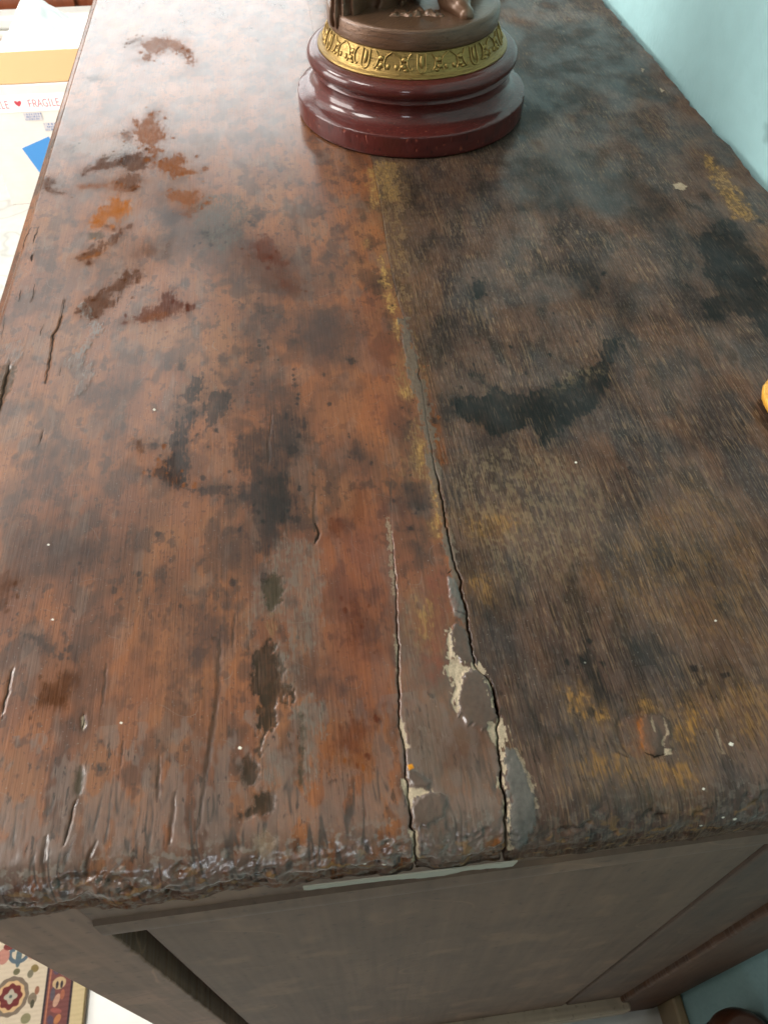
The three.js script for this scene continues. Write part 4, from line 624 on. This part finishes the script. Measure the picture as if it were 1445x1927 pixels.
  const tongue = mergeGeometries([onCollar([[-0.045, 0.1155], [-0.046, 0.104], [-0.043, 0.0955], [-0.02, 0.0922], [0, 0.0916], [0.02, 0.0922], [0.043, 0.0955], [0.046, 0.104], [0.045, 0.1155]], 0.00075, 0.0004), blob(0, 0.1045, 0.0020, 0.0095, 0.0016)]);
  const leaf = (m) => mergeGeometries([onCollar([[m * 0.115, 0.1155], [m * 0.150, 0.108], [m * 0.142, 0.099], [m * 0.110, 0.094], [m * 0.098, 0.0965]], 0.0008, 0.0004), onCollar([[m * 0.300, 0.1155], [m * 0.235, 0.109], [m * 0.222, 0.100], [m * 0.240, 0.0935]], 0.0007, 0.0004), blob(m * 0.185, 0.107, 0.0030, 0.0040, 0.0016), blob(m * 0.195, 0.0985, 0.0026, 0.0036, 0.0015), blob(m * 0.165, 0.0945, 0.0022, 0.0024, 0.0014), blob(m * 0.270, 0.0975, 0.0018, 0.0040, 0.0013)]);
  const leafL = leaf(-1), leafR = leaf(1);
  for (let k = 0; k < 10; k++) { const a = (k * 2 * PI) / 10 - 0.05; for (const [n, g] of [['ornament_tongue', tongue], ['ornament_leaf', leafL], ['ornament_leaf', leafR]]) put(n, g, giltPlain, collar).rotation.y = a; }
  const bmap = paint(512, 512, (u, v) => { const n = fbm(u * 12, v * 12), m = ss(0.5, 0.7, fbm(u * 30 + 4, v * 30)); const A = rgb(104, 76, 56), D = rgb(62, 46, 36); return [0, 1, 2].map((i) => mix(A[i] * (0.8 + 0.4 * n), D[i], m * 0.5)); });
  const bronze = new THREE.MeshPhysicalMaterial({ map: bmap, metalness: 0.45, roughness: 0.42, clearcoat: 0.35, clearcoatRoughness: 0.25, bumpMap: mb, bumpScale: 0.0005 });
  const plinth = lathe([[0, 0.0728], [0.0722, 0.0728], [0.0738, 0.0732], [0.0748, 0.0748], [0.0752, 0.0800], [0.0747, 0.0862], [0.0740, 0.0880], [0.0728, 0.0888], [0.0690, 0.0890], [0, 0.0893]]);
  put('bronze_plinth', plinth, bronze, s);
  // the figure: one continuous draped body on rocky ground (only its foot is in the photograph)
  const RES = 96, SC = 0.19, mc = new MarchingCubes(RES, bronze, false, false, 400000); mc.isolation = 0;
  const cap = (p, a, b, ra, rb) => { const bx = b[0] - a[0], by = b[1] - a[1], bz = b[2] - a[2], px = p[0] - a[0], py = p[1] - a[1], pz = p[2] - a[2]; let t = (px * bx + py * by + pz * bz) / (bx * bx + by * by + bz * bz); t = Math.min(1, Math.max(0, t)); return Math.hypot(px - bx * t, py - by * t, pz - bz * t) - mix(ra, rb, t); };
  const smin = (a, b, k) => { const h = Math.max(k - Math.abs(a - b), 0) / k; return Math.min(a, b) - h * h * k * 0.25; };
  const field = (x, y, z) => {                                                 // y from the plinth's top
    const p = [x, y, z], ang = Math.atan2(z, x), fold = 0.0028 * Math.sin(ang * 17 + 30 * y + 2 * Math.sin(y * 40)) * ss(0.24, 0.05, y);
    let d = cap(p, [-0.028, 0.0, -0.012], [-0.006, 0.19, -0.008], 0.034, 0.036) + fold;
    d = smin(d, cap(p, [-0.060, -0.004, 0.022], [-0.036, 0.13, 0.006], 0.013, 0.022) + 0.0026 * Math.sin((x * 0.8 + z * 0.6) * 900 + y * 30), 0.01);
    d = smin(d, cap(p, [-0.046, 0.052, 0.006], [0.046, 0.060, -0.002], 0.027, 0.026) + 0.003 * (fbm(x * 90 + 3, y * 90 + z * 60) - 0.5) * 2, 0.02);
    d = smin(d, cap(p, [0.030, 0.012, 0.026], [0.018, 0.11, 0.004], 0.0145, 0.024), 0.012);
    d = smin(d, cap(p, [0.030, 0.005, 0.026], [0.036, 0.002, 0.050], 0.0105, 0.0065), 0.008);
    d = smin(d, cap(p, [0.052, -0.004, -0.012], [0.030, 0.05, -0.03], 0.014, 0.02) + 0.004 * (fbm(x * 120, z * 120 + y * 80) - 0.5) * 2, 0.01);
    d = smin(d, cap(p, [-0.02, -0.006, 0.036], [0.012, -0.006, 0.042], 0.0085, 0.0085) + 0.006 * (fbm(x * 160 + 9, z * 160) - 0.5) * 2, 0.004);
    d = smin(d, cap(p, [-0.006, 0.19, -0.008], [0.0, 0.262, -0.008], 0.037, 0.042), 0.02);
    d = smin(d, cap(p, [-0.04, 0.266, -0.008], [0.04, 0.266, -0.008], 0.02, 0.02), 0.02);
    d = smin(d, cap(p, [0.044, 0.262, -0.006], [0.052, 0.17, 0.022], 0.016, 0.011), 0.012);
    d = smin(d, cap(p, [-0.044, 0.262, -0.006], [-0.050, 0.18, 0.02], 0.016, 0.012), 0.012);
    d = smin(d, cap(p, [0, 0.27, -0.006], [0.0, 0.305, -0.002], 0.014, 0.013), 0.01);
    return smin(d, cap(p, [0, 0.322, -0.004], [0.0, 0.334, 0.0], 0.023, 0.025), 0.008);
  };
  for (let k = 0; k < RES; k++) for (let j = 0; j < RES; j++) for (let i = 0; i < RES; i++) { const x = ((i / RES) * 2 - 1) * SC * 0.55, y = ((j / RES) * 2 - 1) * SC + 0.175, z = ((k / RES) * 2 - 1) * SC * 0.55; mc.field[i + j * RES + k * RES * RES] = -field(x, y, z) * 50; }
  mc.update();
  const fg = new THREE.BufferGeometry(), n = mc.count, fp = new Float32Array(mc.positionArray.slice(0, n * 3)), fu = new Float32Array(n * 2);
  for (let i = 0; i < n; i++) { fp[i * 3] *= SC * 0.55; fp[i * 3 + 1] = fp[i * 3 + 1] * SC + 0.175; fp[i * 3 + 2] *= SC * 0.55; fu[i * 2] = Math.atan2(fp[i * 3], fp[i * 3 + 2]) / 6.28 + 0.5; fu[i * 2 + 1] = fp[i * 3 + 1] * 3; }
  const fn = new Float32Array(n * 3); for (let i = 0; i < n; i++) { const x = fp[i * 3], y = fp[i * 3 + 1], z = fp[i * 3 + 2], e = 0.001, v = new THREE.Vector3(field(x + e, y, z) - field(x - e, y, z), field(x, y + e, z) - field(x, y - e, z), field(x, y, z + e) - field(x, y, z - e)).normalize(); fn.set([v.x, v.y, v.z], i * 3); }
  fg.setAttribute('position', new THREE.BufferAttribute(fp, 3)); fg.setAttribute('normal', new THREE.BufferAttribute(fn, 3)); fg.setAttribute('uv', new THREE.BufferAttribute(fu, 2));
  put('draped_figure', fg, bronze, s).position.y = 0.0888;
}

// ---------------------------------------------------------------- the yellow disc at the wall side of the top
{
  const d = thing('round_lid', 'small round yellow ochre disc with rough rim lying on the top', 'disc'); d.position.set(0.5125, TOP + 0.0015, -0.222);
  const m = paint(256, 256, (u, v) => { const n = fbm(u * 14, v * 14), s = ss(0.78, 0.83, noise(u * 60, v * 60)), w = ss(0.5, 0.7, fbm(u * 9 + 4, v * 9)); const A = rgb(224, 178, 92), D = rgb(150, 104, 40), Wt = rgb(230, 205, 150); return [0, 1, 2].map((i) => mix(mix(A[i] * (0.85 + 0.3 * n), Wt[i], w * 0.5), D[i], s)); });
  const planar = (g) => { const p = g.attributes.position, uv = g.attributes.uv; for (let i = 0; i < p.count; i++) uv.setXY(i, p.getX(i) * 12 + 0.5, p.getZ(i) * 12 + 0.5 + p.getY(i) * 9); return g; };
  const V = (a) => a.map(([r, y]) => new THREE.Vector2(r, y));
  put('disc', planar(new THREE.LatheGeometry(V([[0, 0.012], [0.026, 0.012], [0.0282, 0.0118], [0.0292, 0.0106], [0.0292, 0.009], [0.027, 0.008]]), 72)), new THREE.MeshPhysicalMaterial({ map: m, roughness: 0.45, clearcoat: 0.3 }), d);
  const rim = new THREE.LatheGeometry(V([[0.026, 0.0088], [0.0305, 0.0086], [0.0318, 0.0068], [0.0312, 0.0036], [0.0285, 0.0004], [0.0, 0.0]]), 90); { const p = rim.attributes.position; for (let i = 0; i < p.count; i++) { const x = p.getX(i), z = p.getZ(i), a = Math.atan2(z, x), k = 1 + 0.05 * (noise(Math.cos(a) * 4 + 9, Math.sin(a) * 4 + p.getY(i) * 60) - 0.5) + 0.02 * (noise(Math.cos(a) * 15 + 9, Math.sin(a) * 15) - 0.5); p.setX(i, x * k); p.setZ(i, z * k); } rim.computeVertexNormals(); }
  const m2 = paint(256, 256, (u, v) => { const n = fbm(u * 30, v * 30); const A = rgb(196, 142, 50); return A.map((c) => c * (0.5 + n)); });
  put('rim', planar(rim), new THREE.MeshPhysicalMaterial({ map: m2, roughness: 0.4, clearcoat: 0.4 }), d);
}

// ---------------------------------------------------------------- things on the floor
{
  // carton
  const b = thing('cardboard_box', 'open cardboard box sealed with red printed tape, packed with white wrapping', 'box'); b.position.set(-0.62, 0, -2.24);
  const card = new THREE.MeshStandardMaterial({ map: paint(256, 256, (u, v) => { const n = fbm(u * 10, v * 10), f = noise(u * 4, v * 120); return rgb(238, 226, 216, 0.85 + 0.15 * n + 0.06 * (f - 0.5)); }), roughness: 0.85 });
  const kraft = new THREE.MeshStandardMaterial({ color: col(206, 166, 120), roughness: 0.85 });
  const Wd = 0.46, H = 0.335, D = 0.40, T = 0.006;
  const side = (w, h, d, x, y, z) => { const g = new RoundedBoxGeometry(w, h, d, 2, 0.0025); g.translate(x, y, z); return g; };
  const f = put('front_panel', side(Wd, H, T, Wd / 2, H / 2, -T / 2), card, b);
  put('side_panel', side(T, H, D - 2 * T - 0.002, T / 2, H / 2, -D / 2), card, b); put('side_panel', side(T, H, D - 2 * T - 0.002, Wd - T / 2, H / 2, -D / 2), card, b);
  put('back_panel', side(Wd, H, T, Wd / 2, H / 2, -D + T / 2), card, b); put('bottom_panel', side(Wd - 0.02, T, D - 0.02, Wd / 2, T / 2 + 0.001, -D / 2), kraft, b);
  const fl = new RoundedBoxGeometry(Wd - 0.01, 0.075, 0.005, 2, 0.002); fl.rotateX(-0.35); fl.translate(Wd / 2, H + 0.036, -0.018); put('flap', fl, kraft, b).userData.label = 'tan brown open flap';
  const cv = document.createElement('canvas'); cv.width = 1024; cv.height = 98; const cx = cv.getContext('2d'); cx.fillStyle = '#f6f2f0'; cx.fillRect(0, 0, 1024, 98); cx.fillStyle = '#c03a48'; cx.textBaseline = 'middle';
  const heart = (x, y, r) => { cx.beginPath(); cx.moveTo(x, y + r); cx.bezierCurveTo(x - 1.9 * r, y - 0.3 * r, x - 0.9 * r, y - 1.5 * r, x, y - 0.45 * r); cx.bezierCurveTo(x + 0.9 * r, y - 1.5 * r, x + 1.9 * r, y - 0.3 * r, x, y + r); cx.fill(); };
  cx.font = '62px sans-serif'; cx.save(); cx.scale(0.82, 1);
  const wF = cx.measureText('FRAGILE').width * 0.82; cx.restore();
  for (let k = -1; k < 3; k++) { const x0 = 318 + k * (wF + 110); cx.save(); cx.translate(x0, 52); cx.scale(0.82, 1); cx.fillText('FRAGILE', 0, 0); cx.restore(); heart(x0 - 55, 48, 19); }
  const tape = new THREE.CanvasTexture(cv); tape.colorSpace = THREE.SRGBColorSpace;
  const tg = new THREE.BoxGeometry(Wd + 0.002, 0.044, 0.0012); tg.translate(Wd / 2, 0.288, 0.0009); put('tape', tg, new THREE.MeshStandardMaterial({ map: tape, roughness: 0.5 }), f).userData.label = 'white tape printed with red FRAGILE lettering and hearts';
  const bl = new THREE.BoxGeometry(0.088, 0.112, 0.001); bl.rotateZ(0.33); bl.translate(0.145, 0.128, 0.0009); put('blue_label', bl, new THREE.MeshStandardMaterial({ color: col(70, 140, 205), roughness: 0.6 }), f);
  const lab = new THREE.MeshStandardMaterial({ map: paint(128, 64, (u, v) => { const t = ss(0.5, 0.55, noise(u * 16, 3 + Math.floor(v * 3) * 7)) * ss(0.1, 0.2, (v * 3) % 1) * ss(0.9, 0.8, (v * 3) % 1); const A = rgb(206, 196, 196), K = rgb(96, 116, 160); return A.map((c, i) => mix(c, K[i], t)); }), roughness: 0.8 });
  for (const [x, y, w, h] of [[0.145, 0.252, 0.048, 0.02], [0.200, 0.222, 0.07, 0.022]]) { const g = new THREE.BoxGeometry(w, h, 0.001); g.translate(x, y, 0.0009); put('printed_mark', g, lab, f); }
  // white wrapping
  const w = new THREE.PlaneGeometry(0.435, 0.375, 70, 60); w.rotateX(-Math.PI / 2); const p = w.attributes.position;
  for (let i = 0; i < p.count; i++) { const x = p.getX(i) + 0.2175, z = p.getZ(i) + 0.1875, e = Math.min(1, Math.min(x, 0.435 - x, z, 0.375 - z) / 0.05); const pk = 0.12 * Math.exp(-((x - 0.17) ** 2) / 0.006 - ((z - 0.22) ** 2) / 0.02) + 0.085 * Math.exp(-((x - 0.36) ** 2) / 0.002 - ((z - 0.2) ** 2) / 0.02) + 0.02 * Math.exp(-((x - 0.26) ** 2) / 0.01); p.setY(i, 0.30 + e * (0.035 + pk + 0.02 * (1 - Math.abs(2 * noise(x * 22, z * 22) - 1)) + 0.012 * fbm(x * 60, z * 60))); }
  w.computeVertexNormals(); w.translate(Wd / 2, 0, -D / 2);
  const wrap = put('white_wrapping', w, new THREE.MeshStandardMaterial({ color: col(240, 240, 240), roughness: 0.6, side: THREE.DoubleSide }), scene); wrap.position.set(-0.62, 0, -2.24); tag(wrap, 'crumpled white plastic wrapping stuffed in the cardboard box', 'wrapping');
  // pale low bench and brown cabinet beyond
  const pale = thing('low_bench', 'low pale grey bench behind the cardboard box', 'bench'); const pm = new THREE.MeshStandardMaterial({ color: col(214, 212, 206), roughness: 0.7 });
  const pt = new RoundedBoxGeometry(1.3, 0.04, 0.08, 3, 0.012); pt.translate(-0.75, 0.252, -3.0); put('seat', pt, pm, pale); const pf = new RoundedBoxGeometry(1.24, 0.232, 0.05, 2, 0.008); pf.translate(-0.75, 0.1162, -3.0); put('base', pf, pm, pale);
  const cab = thing('cabinet', 'reddish brown wooden cabinet front beyond the pale bench', 'cabinet'); const cm = new THREE.MeshPhysicalMaterial({ map: paint(256, 256, (u, v) => rgb(122, 62, 34, 0.7 + 0.6 * fbm(u * 40, v * 3))), roughness: 0.4, clearcoat: 0.4 });
  const cb = new RoundedBoxGeometry(1.5, 0.62, 0.16, 2, 0.006); cb.translate(-0.8, 0.31, -3.16); put('carcass', cb, cm, cab); for (let k = 0; k < 4; k++) { const g = new RoundedBoxGeometry(0.33, 0.5, 0.018, 2, 0.006); g.translate(-1.36 + 0.37 * k, 0.33, -3.072); put('door', g, cm, cab); }

  // rug
  const rc = document.createElement('canvas'); rc.width = 1024; rc.height = 1024; const r = rc.getContext('2d'), S = 1024 / 0.8;                     // x -0.964 .. -0.164, z -0.65 .. 0.15
  const X = (x) => (x + 0.964) * S, Z = (z) => (z + 0.65) * S;
  r.fillStyle = '#d9cfb8'; r.fillRect(0, 0, 1024, 1024);
  const blot = (x, z, w, h, c, rot = 0) => { r.save(); r.translate(X(x), Z(z)); r.rotate(rot); r.fillStyle = c; r.beginPath(); r.ellipse(0, 0, w * S, h * S, 0, 0, 7); r.fill(); r.restore(); };
  const poly = (x, z, rad, n, amp, c) => { r.fillStyle = c; r.beginPath(); for (let i = 0; i <= 96; i++) { const a = (i / 96) * 2 * Math.PI, q = rad * (1 + amp * Math.cos(n * a)); r.lineTo(X(x + q * Math.cos(a)), Z(z + q * Math.sin(a))); } r.fill(); };
  for (let k = -6; k <= 3; k++) {
    const z = -0.132 + k * 0.105, x = -0.2645;
    poly(x, z, 0.0235, 12, 0.02, '#7c6f60'); poly(x, z, 0.0185, 10, 0.03, '#d8b98a'); poly(x, z, 0.0145, 8, 0.08, '#6e2420'); poly(x, z, 0.0075, 4, 0.2, '#b9b6a4'); blot(x, z, 0.002, 0.002, '#55615e');
    blot(x + 0.003, z - 0.048, 0.0040, 0.014, '#5a7078'); for (const m of [-1, 1]) { r.strokeStyle = '#566b7a'; r.lineWidth = 0.0048 * S; r.beginPath(); r.moveTo(X(x + 0.003), Z(z - 0.041)); r.bezierCurveTo(X(x + 0.003 + m * 0.015), Z(z - 0.041), X(x + 0.003 + m * 0.016), Z(z - 0.060), X(x + 0.003 + m * 0.006), Z(z - 0.056)); r.stroke(); }
    blot(x + 0.003, z - 0.029, 0.0045, 0.004, '#6b6a4c'); blot(x + 0.027, z - 0.030, 0.0055, 0.0045, '#8a7a48', 0.5); blot(x + 0.022, z - 0.024, 0.004, 0.005, '#7d7a66'); blot(x + 0.029, z + 0.006, 0.006, 0.007, '#857a66'); blot(x + 0.034, z - 0.003, 0.003, 0.005, '#9a6a52'); blot(x + 0.030, z + 0.012, 0.0025, 0.005, '#4c4a36'); blot(x + 0.024, z + 0.028, 0.0065, 0.006, '#8c8a68'); blot(x + 0.021, z - 0.048, 0.007, 0.006, '#b98a76', 0.4); blot(x + 0.031, z - 0.052, 0.004, 0.004, '#8a4a44'); blot(x - 0.018, z - 0.050, 0.008, 0.010, '#c08a7c'); blot(x - 0.012, z - 0.062, 0.008, 0.005, '#7a3430');
    for (const q of [-0.03, 0.03]) { blot(x - 0.032, z + q, 0.007, 0.006, '#8a7a48'); blot(x - 0.05, z + q * 0.5, 0.008, 0.01, '#566b7a'); }
  }
  r.fillStyle = '#c9bda4'; r.fillRect(X(-0.183), 0, 40, 1024);
  r.fillStyle = '#7a4844'; r.fillRect(X(-0.2185), 0, 0.0355 * S, 1024); r.fillStyle = '#2c2228'; r.fillRect(X(-0.2200), 0, 0.0026 * S, 1024); r.fillRect(X(-0.1862), 0, 0.0030 * S, 1024); r.fillStyle = '#b8795a'; r.fillRect(X(-0.2158), 0, 0.002 * S, 1024);
  for (let k = -6; k <= 4; k++) { const z = -0.14 + k * 0.058; blot(-0.202, z, 0.009, 0.0075, '#cdb58a'); blot(-0.2045, z + 0.002, 0.0018, 0.0045, '#3c3436'); blot(-0.1985, z + 0.002, 0.0018, 0.0045, '#3c3436'); blot(-0.203, z + 0.02, 0.004, 0.008, '#c7a089', 0.3); blot(-0.196, z + 0.014, 0.003, 0.006, '#a8664c'); blot(-0.209, z + 0.012, 0.003, 0.008, '#5d5560'); blot(-0.199, z - 0.016, 0.004, 0.006, '#c08050', 0.5); blot(-0.208, z - 0.016, 0.004, 0.006, '#5a4a5c', -0.4); blot(-0.202, z + 0.032, 0.008, 0.003, '#a05a52', 0.3); }
  r.fillStyle = '#d6c89c'; r.fillRect(X(-0.1832), 0, 0.0180 * S, 1024); r.fillStyle = '#8a7c4c'; r.fillRect(X(-0.1665), 0, 0.0014 * S, 1024);
  const rt = new THREE.CanvasTexture(rc); rt.colorSpace = THREE.SRGBColorSpace; rt.flipY = false; const rugTint = col(186, 178, 172);
  const rg = new RoundedBoxGeometry(0.8, 0.007, 0.8, 2, 0.003); rg.translate(-0.564, 0.0042, -0.25); { const q = rg.attributes.position, uv = rg.attributes.uv; for (let i = 0; i < q.count; i++) uv.setXY(i, (q.getX(i) + 0.964) / 0.8, (q.getZ(i) + 0.65) / 0.8); }
  const weave = relief(512, 512, (u, v) => 0.5 * noise(u * 200, v * 200) + 0.5 * (0.5 + 0.5 * Math.sin(v * 900)));
  tag(put('rug', rg, new THREE.MeshStandardMaterial({ map: rt, color: rugTint, roughness: 0.95, bumpMap: weave, bumpScale: 0.001 })), 'patterned rug with cream field, red border and medallions', 'rug');

  // turned post by the wall
  const po = thing('turned_post', 'dark brown turned wooden post standing against the teal wall', 'post'); po.position.set(0.574, 0, 0.052);
  const brown = new THREE.MeshPhysicalMaterial({ map: paint(256, 256, (u, v) => rgb(74, 40, 24, 0.7 + 0.6 * fbm(u * 20, v * 6))), roughness: 0.4, clearcoat: 0.5, clearcoatRoughness: 0.3 });
  const V = (a) => a.map(([q, y]) => new THREE.Vector2(q, y));
  put('shaft', new THREE.LatheGeometry(V([[0, 0], [0.030, 0], [0.030, 0.02], [0.020, 0.03], [0.017, 0.12], [0.020, 0.22], [0.026, 0.25], [0.020, 0.262]]), 40), brown, po);
  put('knob', new THREE.LatheGeometry(V([[0.016, 0.262], [0.026, 0.268], [0.0305, 0.284], [0.0305, 0.296], [0.027, 0.31], [0.022, 0.316], [0.020, 0.313], [0.0, 0.316]]), 48), brown, po);
}
scene.traverse((o) => { if (o.isMesh) { o.castShadow = true; o.receiveShadow = true; } });
renderer.render(scene, camera);
